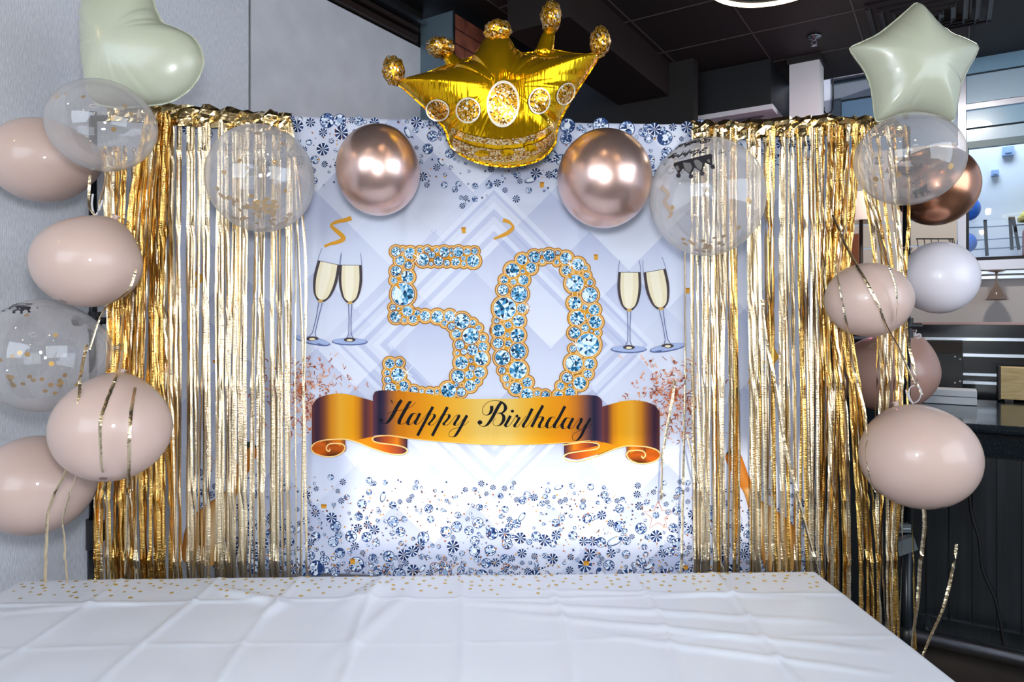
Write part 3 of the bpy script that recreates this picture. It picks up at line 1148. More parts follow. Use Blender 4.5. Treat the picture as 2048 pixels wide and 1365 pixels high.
# clamps: left low collar, right high collar, clear clip on the right
q = MB()
c = W(187, 1068, 2.30)
q.tube([c + Vector((0, 0, 0.05)), c - Vector((0, 0, 0.05))], 0.023, 12)
q.box(c + Vector((0.032, -0.005, 0.012)), 0.014, 0.02, 0.03)
q.tube([c + Vector((0.03, -0.02, -0.035)), c + Vector((0.03, -0.02, 0.045))], 0.013, 10)
q.build('locking_collar', M_PLASTIC, st)
for (x, y) in ((1813, 656), (190, 645)):
    q = MB()
    c = W(x, y, 2.40 if x > 999 else 2.30)
    q.tube([c + Vector((0, 0, 0.035)), c - Vector((0, 0, 0.035))], 0.021, 12)
    q.tube([c + Vector((-0.05, -0.01, 0.005)), c + Vector((0.045, -0.01, 0.005))], 0.012, 10)
    q.lathe(c + Vector((-0.05, -0.01, 0.005)), [(0.0, -0.012), (0.018, -0.012), (0.018, 0.006), (0.0, 0.006)], (1, 0, 0), 10)
    q.build('locking_collar', M_PLASTIC, st)
clip = MB()
c = W(1808, 1082, 2.36)
M_CLIP = mat('clear_plastic_clip', (120, 128, 132), 0.15, 0.0, **{'Transmission Weight': 0.5})
clip.box(c + Vector((-0.01, 0, 0.045)), 0.028, 0.012, 0.014)
clip.box(c + Vector((0.0, 0, -0.015)), 0.034, 0.016, 0.024, (0.94, 0, 0.34), (0, 1, 0), (-0.34, 0, 0.94))
clip.tube([c + Vector((-0.02, -0.014, 0.045)), c + Vector((0.012, -0.014, 0.045))], 0.006, 8)
tag(clip.build('plastic_clip', M_CLIP), 'clear plastic spring clip on the right stand pole', 'clip')

# ================================================================= BACKDROP CLOTH
TOPX = [(340, 219), (365, 221), (585, 232), (840, 240), (1000, 244), (1100, 247), (1380, 251), (1660, 244)]
BOTX = [(340, 1121), (365, 1125), (470, 1136), (590, 1146), (700, 1150), (900, 1156), (1200, 1158), (1660, 1156)]


def itp(tab_, x):
    return float(np.interp(x, [a for a, b in tab_], [b for a, b in tab_]))


M_BACK = mat('printed_backdrop_cloth', (205, 212, 232), 0.55)
uvn = nd(M_BACK, 'ShaderNodeUVMap', uv_map='Cloth')
sp_ = nd(M_BACK, 'ShaderNodeSeparateXYZ')
lk(M_BACK, uvn.outputs[0], sp_.inputs[0])
X_, Z_ = sp_.outputs[0], sp_.outputs[1]
hh = 0.1312                                     # half diagonal of a quilt diamond
p_ = math_node(M_BACK, 'MULTIPLY', math_node(M_BACK, 'ADD', X_, Z_), 1 / (2 * hh))
q_ = math_node(M_BACK, 'MULTIPLY', math_node(M_BACK, 'SUBTRACT', X_, Z_), 1 / (2 * hh))
fp, fq = math_node(M_BACK, 'FRACT', p_), math_node(M_BACK, 'FRACT', q_)
# printed padding: each diamond goes from a pale lower corner to a cooler upper one
gr = math_node(M_BACK, 'ADD', math_node(M_BACK, 'MULTIPLY', fp, 0.5), math_node(M_BACK, 'MULTIPLY', math_node(M_BACK, 'SUBTRACT', 1.0, fq), 0.5))
cell = nd(M_BACK, 'ShaderNodeCombineXYZ')
lk(M_BACK, math_node(M_BACK, 'FLOOR', p_), cell.inputs[0])
lk(M_BACK, math_node(M_BACK, 'FLOOR', q_), cell.inputs[1])
wn = nd(M_BACK, 'ShaderNodeTexWhiteNoise', noise_dimensions='2D')
lk(M_BACK, cell.outputs[0], wn.inputs['Vector'])
tone = math_node(M_BACK, 'ADD', math_node(M_BACK, 'MULTIPLY', gr, 0.62), math_node(M_BACK, 'MULTIPLY', wn.outputs['Value'], 0.38))
quilt = ramp(M_BACK, tone, [(0.12, (222, 225, 237)), (0.5, (208, 212, 229)), (0.85, (184, 190, 216))])
# nested printed diamond frames around the middle
x0c, z0c = B(988, 690).x, B(988, 690).z
dd_ = math_node(M_BACK, 'ADD', math_node(M_BACK, 'ABSOLUTE', math_node(M_BACK, 'SUBTRACT', X_, x0c)), math_node(M_BACK, 'ABSOLUTE', math_node(M_BACK, 'SUBTRACT', Z_, z0c)))
fr_ = ramp(M_BACK, math_node(M_BACK, 'MULTIPLY', dd_, 1.0), [(0.0, (0, 0, 0)), (0.355, (0, 0, 0)), (0.36, (120, 120, 120)), (0.385, (120, 120, 120)), (0.387, (255, 255, 255)), (0.408, (255, 255, 255)), (0.41, (0, 0, 0)), (0.432, (0, 0, 0)), (0.434, (120, 120, 120)), (0.458, (120, 120, 120)), (0.46, (255, 255, 255)), (0.482, (255, 255, 255)), (0.484, (0, 0, 0)), (0.505, (0, 0, 0)), (0.507, (120, 120, 120)), (0.522, (120, 120, 120)), (0.524, (255, 255, 255)), (0.545, (255, 255, 255)), (0.547, (0, 0, 0))], 'LINEAR')
sepf = nd(M_BACK, 'ShaderNodeSeparateColor')
lk(M_BACK, fr_, sepf.inputs[0])
mk = sepf.outputs[0]
m1 = nd(M_BACK, 'ShaderNodeMix', data_type='RGBA')
lk(M_BACK, math_node(M_BACK, 'MULTIPLY', math_node(M_BACK, 'COMPARE', mk, 0.19, 0.06), 0.5), m1.inputs[0])
lk(M_BACK, quilt, m1.inputs[6])
m1.inputs[7].default_value = lin((166, 174, 210))
m2 = nd(M_BACK, 'ShaderNodeMix', data_type='RGBA')
lk(M_BACK, math_node(M_BACK, 'MULTIPLY', math_node(M_BACK, 'GREATER_THAN', mk, 0.7), 0.6), m2.inputs[0])
lk(M_BACK, m1.outputs[2], m2.inputs[6])
m2.inputs[7].default_value = lin((222, 226, 240))
lk(M_BACK, m2.outputs[2], bsdf(M_BACK).inputs['Base Color'])

bd = empty('birthday_backdrop', B(1000, 1150))
tag(bd, 'printed cloth backdrop reading 50 Happy Birthday with diamonds and champagne', 'backdrop')
NU, NV = 260, 180
verts, faces, uvs = [], [], []
for jv in range(NV + 1):
    for iu in range(NU + 1):
        x = 350 + (1652 - 350) * iu / NU
        y = itp(TOPX, x) + (itp(BOTX, x) - itp(TOPX, x)) * jv / NV
        p = B(x, y)
        verts.append(p)
        uvs.append((p.x, p.z))
for jv in range(NV):
    for iu in range(NU):
        a = jv * (NU + 1) + iu
        faces.append((a, a + NU + 1, a + NU + 2, a + 1))
cl = build('cloth', verts, faces, M_BACK, bd, True, uvs=uvs)
sol = cl.modifiers.new('thickness', 'SOLIDIFY')
sol.thickness = 0.0015
sol.offset = 1.0 if False else -1.0

LAY = 0.0006


class PM(MB):
    """flat print on the cloth: pixel coordinates and a layer number"""

    def poly(s, pts, lay, mi=0, cols=None):
        n = len(pts)
        s.add([B(x, y, 0.0012 + lay * LAY) for x, y in pts], [tuple(range(n))[::-1]], mi, cols)

    def fan(s, c, pts, lay, mi=0, closed=True):
        n = len(pts)
        vs = [B(c[0], c[1], 0.0012 + lay * LAY)] + [B(x, y, 0.0012 + lay * LAY) for x, y in pts]
        s.add(vs, [(0, 1 + (k + 1) % n, 1 + k) for k in range(n if closed else n - 1)], mi)

    def disc(s, x, y, r, lay, mi=0, n=20, ry=None, rot=0.0):
        ry = ry or r
        pts = []
        for k in range(n):
            t = 2 * math.pi * k / n
            a, b = math.cos(t) * r, math.sin(t) * ry
            pts.append((x + a * math.cos(rot) - b * math.sin(rot), y + a * math.sin(rot) + b * math.cos(rot)))
        s.fan((x, y), pts, lay, mi)

    def stroke(s, pts, lay, width, mi=0, cols=None):
        """ribbon of varying width (function of index fraction and direction)"""
        L = []
        n = len(pts)
        for i in range(n):
            a, b = pts[max(i - 1, 0)], pts[min(i + 1, n - 1)]
            dx, dy = b[0] - a[0], b[1] - a[1]
            d = math.hypot(dx, dy) or 1
            w = width(i / (n - 1), dx / d, dy / d) if callable(width) else width
            L.append((pts[i][0] - dy / d * w / 2, pts[i][1] + dx / d * w / 2, pts[i][0] + dy / d * w / 2, pts[i][1] - dx / d * w / 2))
        vs = []
        for (a, b, c, d) in L:
            vs += [B(a, b, 0.0012 + lay * LAY), B(c, d, 0.0012 + lay * LAY)]
        s.add(vs, [(2 * i, 2 * i + 2, 2 * i + 3, 2 * i + 1) for i in range(n - 1)], mi, cols)


def pr(name, rgb, rough=0.55):
    return mat(name, rgb, rough, **{'Specular IOR Level': 0.12})


M_G_OUT = pr('print_gold_dark', (146, 88, 36))
M_G_MID = pr('print_gold_pale', (242, 206, 150))
M_G_IN = pr('print_gold', (216, 150, 38))
M_GB = [pr('gem_white', (226, 240, 250)), pr('gem_pale', (160, 204, 230)), pr('gem_blue', (70, 146, 190)), pr('gem_teal', (22, 92, 128)), pr('gem_navy', (16, 46, 76)), pr('gem_steel', (120, 150, 176))]

FIVE = [(621,197,24),(657,187,10),(697,207,30),(748,190,13),(789,188,14),(765,240,32),(812,214,17),(838,190,12),(880,200,26),(848,248,24),(893,257,15),(918,217,9),(955,200,26),(940,252,22),(1003,197,17),(1042,195,16),(983,233,12),(984,262,13),(1034,247,33),(808,262,10),(918,190,10),
 (643,245,25),(687,270,19),(622,302,27),(611,351,17),(681,332,33),(658,425,60),(604,496,15),(634,502,7),(682,516,27),(619,546,29),(665,564,12),(712,558,21),(734,527,15),
 (777,542,27),(842,545,32),(908,543,28),(881,580,14),(918,598,18),(974,570,40),(1032,578,16),(1062,606,15),(945,637,24),(1020,648,43),(1086,660,17),(962,696,24),(1031,724,28),(1086,707,24),(985,733,15),(949,741,10),(972,792,34),(1022,780,11),(1077,770,36),(1026,820,14),(953,864,33),(1012,857,22),(1068,843,28),(1057,890,15),(1018,914,29),(945,910,11),(902,940,40),(970,948,22),
 (587,797,25),(638,792,19),(573,846,15),(631,856,36),(577,885,17),(662,917,27),(593,932,30),(716,942,22),(758,945,12),(802,955,22),(841,945,11)]
ZERO = [(225,241,27),(290,226,30),(330,207,10),(370,219,30),(415,205,11),(333,249,12),(410,254,12),(459,234,31),(523,268,32),(273,284,27),(174,297,37),(229,302,12),(463,298,25),(563,286,12),(569,325,16),(130,348,20),(179,360,15),(232,349,27),(507,368,47),(587,363,15),(123,402,27),(209,424,43),(585,429,40),(133,502,60),(223,501,25),(506,472,34),(560,495,15),(609,508,28),(89,568,12),(206,568,31),(151,590,18),(519,553,38),(577,543,12),(616,574,34),(99,619,33),(200,645,37),(147,643,12),(505,632,29),(561,606,20),(625,632,14),(595,622,7),(97,688,26),(151,690,17),(203,730,41),(577,697,62),(497,716,16),(121,765,40),(503,795,45),(585,797,27),(119,833,17),(203,831,47),(576,852,22),(139,875,18),(466,872,26),(534,900,34),(147,910,10),(253,896,25),(193,928,31),(432,917,19),(482,912,10),(252,960,32),(307,955,15),(350,965,20),(420,965,22),(482,952,26)]


def brilliant(pm, x, y, r, lay, rg, base_mi):
    """faceted round stone as printed"""
    n = 8 if r > 6 else 6
    t0 = rg.uniform(0, 6.28)
    P = lambda rr, t: (x + math.cos(t) * rr, y + math.sin(t) * rr)
    st_ = 2 * math.pi / n
    cols = lambda: base_mi + rg.choices(range(5), (28, 20, 20, 22, 10))[0]
    o0 = 0.0012 + lay * LAY
    for k in range(n):
        a = t0 + k * st_
        q1, q2 = P(r * 0.42, a), P(r * 0.42, a + st_)
        m1_, m2_ = P(r * 0.72, a + st_ / 2), P(r * 0.72, a - st_ / 2)
        e1, e2, e3 = P(r, a), P(r * 0.995, a + st_ / 2), P(r, a + st_)
        for tri in (((x, y), q1, q2), (q1, m1_, q2), (q1, e1, m1_), (m1_, e3, q2), (e1, e2, m1_), (e2, e3, m1_)):
            pm.add([B(p[0], p[1], o0) for p in tri], [(0, 2, 1)], cols())


for nm, gems, ox in (('printed_numeral_five', FIVE, 560), ('printed_numeral_zero', ZERO, 960)):
    pm = PM()
    rg = random.Random(len(gems))
    G = [(ox + x / 2.676, 430 + y / 2.676, max(2.2, r / 2.676)) for x, y, r in gems]
    # links between close stones so the gold plate has no holes
    for i, (x, y, r) in enumerate(G):
        for (x2, y2, r2_) in G[i + 1:]:
            d = math.hypot(x - x2, y - y2)
            if d < r + r2_ + 9:
                for lay, w, mi in ((2, 16, 0), (3, 12.0, 1), (3.5, 8.5, 2)):
                    pm.stroke([(x, y), (x2, y2)], lay, w, mi)
    for (x, y, r) in G:
        pm.disc(x, y, r + 6.4, 2, 0)
        pm.disc(x, y, r + 5.3, 2.5, 2)
        pm.disc(x, y, r + 3.6, 3, 1)
        pm.disc(x, y, r + 2.1, 4, 0 if rg.random() < 0.35 else 2)
        pm.disc(x, y, r + 0.2, 4.5, 3)
        brilliant(pm, x, y, r * 0.97, 5, rg, 3)
    # sparkle
    for (sx, sy, sr) in (((760 if ox == 560 else 1240), 500, 0), ):
        pass
    o = pm.build('printed_numeral', [M_G_OUT, M_G_MID, M_G_IN] + M_GB, cl)
    o['label'] = 'gold edged number %s filled with blue gems' % ('5' if ox == 560 else '0')
pm = PM()
for (x, y, r) in ((836, 515, 30), (905, 633, 24), (815, 745, 26), (1055, 615, 20), (1140, 530, 24), (1152, 690, 22)):
    for a in (0.9, 0.9 + math.pi / 2, 1.75, 2.6):
        rr = r * (1 if a in (0.9,) else 0.55)
        pm.poly([(x + math.cos(a) * rr, y - math.sin(a) * rr), (x - math.sin(a) * 0.9, y - math.cos(a) * 0.9), (x - math.cos(a) * rr, y + math.sin(a) * rr), (x + math.sin(a) * 0.9, y + math.cos(a) * 0.9)], 6)
o = pm.build('printed_sparkles', pr('print_white', (246, 248, 252)), cl)

# ---- scattered printed diamonds, top and bottom
M_SD = [pr('stone_white', (232, 238, 246)), pr('stone_pale', (190, 204, 222)), pr('stone_grey', (104, 128, 172)), pr('stone_slate', (44, 68, 116)), pr('stone_navy', (20, 38, 82)), pr('stone_mid', (150, 172, 204))]
pm = PM()
rg = random.Random(21)
placed = []


def scatter(n, ylo, yhi, top, xs=(372, 1640)):
    k = tries = 0
    while k < n and tries < n * 60:
        tries += 1
        x = rg.uniform(*xs)
        t = rg.random() ** (2.5 if top else 3.3)
        y = (itp(TOPX, x) + 5 + t * (yhi - ylo)) if top else (itp(BOTX, x) - 5 - t * (yhi - ylo))
        if top:
            lim = 0.35 + 0.65 * abs(math.cos((x - 990) / 1300 * math.pi * 1.2 + 0.2))
            if t > lim:
                continue
        r = rg.choice((4, 5, 6, 7, 9, 10, 11, 12, 14, 15)) * (1.0 - 0.6 * t) * 1.1
        if any((x - a) ** 2 + (y - b) ** 2 < (r + c) ** 2 * 0.68 for a, b, c in placed):
            continue
        placed.append((x, y, r))
        ty = rg.random()
        if r < 4.6 and ty < 0.4:
            for a in range(4):
                t_ = a * math.pi / 2 + 0.5
                pm.poly([(x + math.cos(t_) * r, y + math.sin(t_) * r), (x + math.cos(t_ + 0.8) * 1.2, y + math.sin(t_ + 0.8) * 1.2), (x, y), (x + math.cos(t_ - 0.8) * 1.2, y + math.sin(t_ - 0.8) * 1.2)], 1.5, 4)
        elif ty < 0.42:
            nw = 8
            t0 = rg.uniform(0, 6)
            pm.disc(x, y, r * 0.97, 1, 0, 16)
            for a in range(nw):
                t_ = t0 + a * 2 * math.pi / nw
                pm.poly([(x, y), (x + math.cos(t_ - 0.27) * r, y + math.sin(t_ - 0.27) * r), (x + math.cos(t_ + 0.27) * r, y + math.sin(t_ + 0.27) * r)], 1.5, rg.choice((3, 4, 3)))
        elif ty < 0.88 or r < 7:
            pm.disc(x, y, r, 1, 3, 18)
            brilliant(pm, x, y, r * 0.9, 1.5, rg, 0)
            if rg.random() < 0.5:
                pm.disc(x, y, r * 0.45, 2, rg.choice((0, 1, 1, 5)), 8)
        else:
            rot = rg.uniform(0, 3.1)
            pm.disc(x, y, r * 1.3, 1, 4, 18, r * 0.62, rot)
            pm.disc(x + 0.5, y - 0.8, r * 1.2, 1.3, 1, 18, r * 0.52, rot)
            pm.disc(x + 1, y - 0.5, r * 0.85, 1.6, 0, 12, r * 0.32, rot)
            pm.disc(x - math.cos(rot) * r, y - math.sin(rot) * r, r * 0.3, 1.9, 3, 6, r * 0.3, rot)
        k += 1


scatter(620, 0, 190, False)
scatter(340, 0, 165, True)
o = pm.build('printed_diamonds', M_SD, cl)
o['kind'] = 'stuff'
pm = PM()
M_SPK = [pr('speck_brown', (120, 78, 60)), pr('speck_gold', (222, 160, 74)), pr('speck_copper', (176, 108, 70)), pr('speck_grey', (104, 104, 128))]
for k in range(1300):
    x = rg.uniform(372, 1640)
    t = rg.random() ** 1.7
    top = k % 5 == 0
    y = itp(TOPX, x) + 6 + t * 110 if top else itp(BOTX, x) - 6 - t * 170
    r = rg.uniform(0.9, 2.5)
    a = rg.uniform(0, 6)
    pm.poly([(x + math.cos(a + j_ * 1.57 + rg.uniform(-0.4, 0.4)) * r, y + math.sin(a + j_ * 1.57) * r) for j_ in range(4)], 2.2, rg.randrange(4))
o = pm.build('printed_specks', M_SPK, cl)
o['kind'] = 'stuff'

# ---- banner with lettering
M_GRAD = bpy.data.materials.new('printed_ribbon_artwork')
M_GRAD.use_nodes = True
_a = nd(M_GRAD, 'ShaderNodeVertexColor')
_a.layer_name = 'Print'
lk(M_GRAD, _a.outputs[0], bsdf(M_GRAD).inputs['Base Color'])
bsdf(M_GRAD).inputs['Roughness'].default_value = 0.55
bsdf(M_GRAD).inputs['Specular IOR Level'].default_value = 0.15


def gstrip(pm, top, bot, stops, lay, n=40, rows=3):
    """strip between two edges with a horizontal print gradient"""
    x0, x1 = top[0][0], top[-1][0]
    vs, cs = [], []
    tt, bb_ = crom(top, 8), crom(bot, 8)
    for i in range(n + 1):
        x = x0 + (x1 - x0) * i / n
        yt = float(np.interp(x, [p[0] for p in tt], [p[1] for p in tt]))
        yb_ = float(np.interp(x, [p[0] for p in bb_], [p[1] for p in bb_]))
        c = [float(np.interp(x, [s_[0] for s_ in stops], [s_[1][k] for s_ in stops])) for k in range(3)]
        for r in range(rows + 1):
            vs.append(B(x, yt + (yb_ - yt) * r / rows, 0.0012 + lay * LAY))
            cs.append(c)
    R = rows + 1
    pm.add(vs, [(i * R + r, i * R + r + 1, (i + 1) * R + r + 1, (i + 1) * R + r) for i in range(n) for r in range(rows)], 0, cs)


bn = PM()
DK, NV_, OR, GO, PA = (78, 44, 58), (26, 26, 54), (206, 118, 8), (232, 156, 14), (232, 190, 92)
for side in (0, 1):
    mx = (lambda x: x) if side == 0 else (lambda x: 1943 - x)
    dy = 0 if side == 0 else 13

    def S(pts, k=1.0):
        out = [(mx(x), y + dy * k) for x, y in pts]
        return out if side == 0 else out[::-1]

    def ST(st_):
        out = [(mx(x), c) for x, c in st_]
        return out if side == 0 else out[::-1]
    # outer band
    gstrip(bn, S([(624, 812), (632, 800), (645, 793), (670, 788), (695, 789), (720, 795), (748, 803)]), S([(624, 894), (636, 884), (655, 879), (690, 879), (715, 885), (735, 893), (748, 898)]),
           ST([(624, (92, 44, 40)), (634, (50, 26, 48)), (648, (120, 64, 44)), (662, (206, 128, 20)), (680, (230, 164, 44)), (706, (232, 154, 4)), (718, (206, 124, 10)), (730, (84, 42, 52)), (740, (120, 58, 44)), (748, (150, 74, 40))]), 7)
    # lower tail of the fold
    gstrip(bn, S([(700, 880), (715, 880), (745, 874), (780, 872), (815, 878)], 0.7), S([(700, 881), (715, 886), (745, 898), (790, 909), (815, 904)], 0.7),
           ST([(700, (226, 140, 6)), (740, (236, 140, 0)), (775, (206, 92, 14)), (800, (150, 62, 40)), (815, (70, 36, 52))]), 7.4, 30)
    gstrip(bn, S([(748, 876), (770, 873), (800, 875), (815.5, 878)], 0.7), S([(748, 882), (770, 887), (800, 892), (815.5, 896)], 0.7),
           ST([(748, (66, 38, 60)), (770, (170, 68, 26)), (795, (226, 124, 6)), (808, (120, 60, 40)), (815.5, (54, 32, 56))]), 7.8, 24)
    # rolled end
    rim = [(mx(658 + 35 * math.cos(t)), 896 + dy + 17 * math.sin(t)) for t in np.linspace(0, 2 * math.pi, 37)][:-1]
    vs = [B(x, y, 0.0012 + 7.7 * LAY) for x, y in rim] + [B(mx(658), 896 + dy, 0.0012 + 7.7 * LAY)]
    cs = [tuple(np.array((208, 92, 6)) * (0.62 + 0.38 * math.sin(0.09 * (x - mx(622)) * (1 if side == 0 else -1) + 0.6))) for x, y in rim] + [(190, 84, 10)]
    bn.add(vs, [(36, (k + 1) % 36, k) for k in range(36)], 0, cs)
    gstrip(bn, S([(653, 881), (672, 879), (691, 880)]), S([(653, 893), (672, 889), (691, 898)]), ST([(653, (120, 56, 20)), (668, (206, 100, 8)), (680, (226, 126, 8)), (691, (120, 60, 30))]), 8.1, 16)

    def rimline(pts, w=2.4, lay=8.6, k=1.0):
        pts2 = crom([(mx(x), y + dy * k) for x, y in pts], 8)
        bn.stroke(pts2, lay, w, 0, [(252, 206, 130)] * (2 * len(pts2)))
    rimline([(691, 896), (684, 906), (668, 913), (648, 913), (630, 907), (623, 897), (630, 887), (648, 881), (668, 879), (692, 879), (715, 885), (745, 897), (778, 907), (800, 909), (813, 905), (815, 899), (808, 894), (790, 890), (765, 887), (750, 884), (745, 878), (752, 873), (775, 871), (800, 874), (818, 877)])
    rimline([(691, 896), (686, 889), (672, 887), (658, 889), (653, 897), (658, 903), (661, 898)])
# centre panel
gstrip(bn, [(746, 792), (750, 784), (765, 781), (790, 782), (830, 785), (870, 790), (910, 796), (950, 798), (1000, 798), (1040, 797), (1090, 794), (1140, 791), (1175, 790), (1196, 793), (1204, 802)],
       [(746, 872), (750, 871), (765, 870), (800, 873), (830, 878), (870, 882), (920, 886), (975, 889), (1030, 889), (1080, 888), (1130, 885), (1165, 882), (1190, 881), (1200, 882), (1204, 886)],
       [(746, (90, 50, 72)), (752, DK), (759, NV_), (768, (60, 38, 60)), (780, (150, 88, 52)), (796, OR), (830, (222, 136, 2)), (870, GO), (920, (234, 174, 54)), (960, PA), (1020, PA), (1060, (232, 168, 40)), (1095, (230, 150, 2)), (1135, (226, 136, 2)), (1155, (190, 108, 30)), (1172, (120, 72, 62)), (1188, NV_), (1196, (62, 40, 62)), (1204, (92, 54, 70))], 9, 110, 4)
edge = crom([(775, 870.5), (800, 873), (830, 878), (870, 882), (920, 886), (975, 889), (1030, 889), (1080, 888), (1130, 885), (1165, 882), (1180, 881)], 6)
bn.stroke(edge, 9.4, 1.6, 0, [(250, 196, 104)] * (2 * len(edge)))
bno = build('printed_banner', bn.v, bn.f, M_GRAD, cl, False, colors=bn.c)
bno['label'] = 'printed golden scroll banner reading Happy Birthday'

# lettering: strokes traced as pen paths, thick on the way down
HAPPY = [
 ([(275,305),(300,265),(330,245),(355,262),(372,298),(400,300),(455,283),(530,236)], 16),
 ([(520,245),(490,290),(440,375),(385,480),(330,570),(275,625),(215,632),(170,605)], 58),
 ([(285,480),(330,450),(420,430),(520,412),(620,385),(700,338),(747,280),(735,242),(695,245),(645,300),(590,395),(530,500),(488,585),(492,632),(535,640),(590,612),(640,560)], 54),
 ([(790,500),(750,466),(700,478),(650,550),(628,615),(650,648),(690,632),(750,565),(800,490)], 50),
 ([(825,462),(775,560),(748,615),(765,645),(805,628),(870,560),(940,470),(1020,370)], 44),
 ([(1035,355),(905,600),(782,830)], 46),
 ([(915,600),(970,510),(1020,478),(1058,490),(1055,530),(1010,590),(975,630),(990,656),(1040,648),(1110,580),(1180,490),(1265,375)], 40),
 ([(1272,362),(1145,600),(1022,832)], 46),
 ([(1155,600),(1210,510),(1260,480),(1298,492),(1295,532),(1250,590),(1215,630),(1230,656),(1280,648),(1340,590),(1400,510),(1440,492)], 40),
 ([(1425,490),(1458,500),(1440,550),(1395,620),(1395,655),(1430,660),(1480,620),(1540,550)], 44),
 ([(1592,495),(1510,650),(1440,775),(1390,838),(1335,850),(1298,825),(1310,765),(1370,718),(1450,695),(1530,665),(1585,630),(1620,590)], 46)]
HBLOB = [(185,577,30)]
BIRTH = [
 ([(480,258),(440,310),(385,410),(325,520),(265,600),(210,628),(160,615),(130,585)], 52),
 ([(328,318),(328,380),(300,435),(250,460),(205,440),(190,385),(215,315),(285,258),(370,237),(460,250),(520,295),(540,350),(515,400),(460,434),(420,432),(440,420),(480,435),(512,480),(505,545),(455,605),(390,622),(352,590),(358,545),(388,508)], 46),
 ([(540,545),(615,465)], 8), ([(615,465),(565,560),(540,605),(560,632),(600,612),(650,545),(700,465),(712,458)], 46),
 ([(705,455),(722,485),(745,500),(712,560),(680,610),(690,636),(730,622),(790,550),(850,470)], 42),
 ([(945,358),(870,510),(812,605),(825,640),(865,625),(920,555),(1000,450),(1080,330)], 46),
 ([(895,432),(975,427)], 9),
 ([(1105,310),(1015,480),(932,636)], 46),
 ([(955,590),(1010,515),(1065,482),(1100,492),(1095,530),(1055,600),(1058,645),(1100,645),(1150,600),(1190,545)], 42),
 ([(1290,500),(1255,485),(1215,505),(1170,580),(1165,632),(1195,652),(1240,625),(1310,520)], 46),
 ([(1440,322),(1345,500),(1280,615),(1295,650),(1335,635),(1400,560)], 46),
 ([(1520,510),(1485,495),(1445,515),(1398,595),(1400,642),(1430,660),(1475,625),(1545,515)], 46),
 ([(1562,500),(1512,595),(1498,640),(1520,660),(1565,630),(1620,545),(1655,505)], 44),
 ([(1650,505),(1682,508),(1672,560),(1632,630),(1640,665),(1680,662),(1740,600)], 42),
 ([(1822,505),(1740,645),(1680,765),(1625,828),(1578,838),(1546,800),(1570,735),(1650,692),(1745,662),(1800,630),(1842,590)], 44)]
BBLOB = [(152,566,34), (643,397,24), (712,462,13)]


def pen(w):
    return lambda t, dx, dy: w * 0.13 + max(0.0, dy) ** 1.6 * w * 0.87


def letters(fn, pen_add, scale):
    """calls pen_add(list of 2D points, width function) for every stroke"""
    for strokes, blobs, f in ((HAPPY, HBLOB, fn[0]), (BIRTH, BBLOB, fn[1])):
        for pts, w in strokes:
            pen_add([f(*p) for p in crom(pts, 7)], pen(w * scale))
        for (x, y, r) in blobs:
            pen_add([f(x, y - r), f(x, y - r * 0.5), f(x, y), f(x, y + r * 0.5), f(x, y + r)], lambda t, dx, dy, r=r: 2 * r * scale * math.sqrt(max(0.02, 1 - (2 * t - 1) ** 2)))


pm = PM()
letters((lambda x, y: (740 + x / 8.192, 770 + y / 8.192), lambda x, y: (940 + x / 7.585, 770 + y / 7.585)), lambda pts, w: pm.stroke(pts, 10.5, w), 1 / 6.9)
o = pm.build('printed_lettering', pr('lettering_black', (14, 16, 22)), cl)
o['label'] = 'black script lettering Happy Birthday'

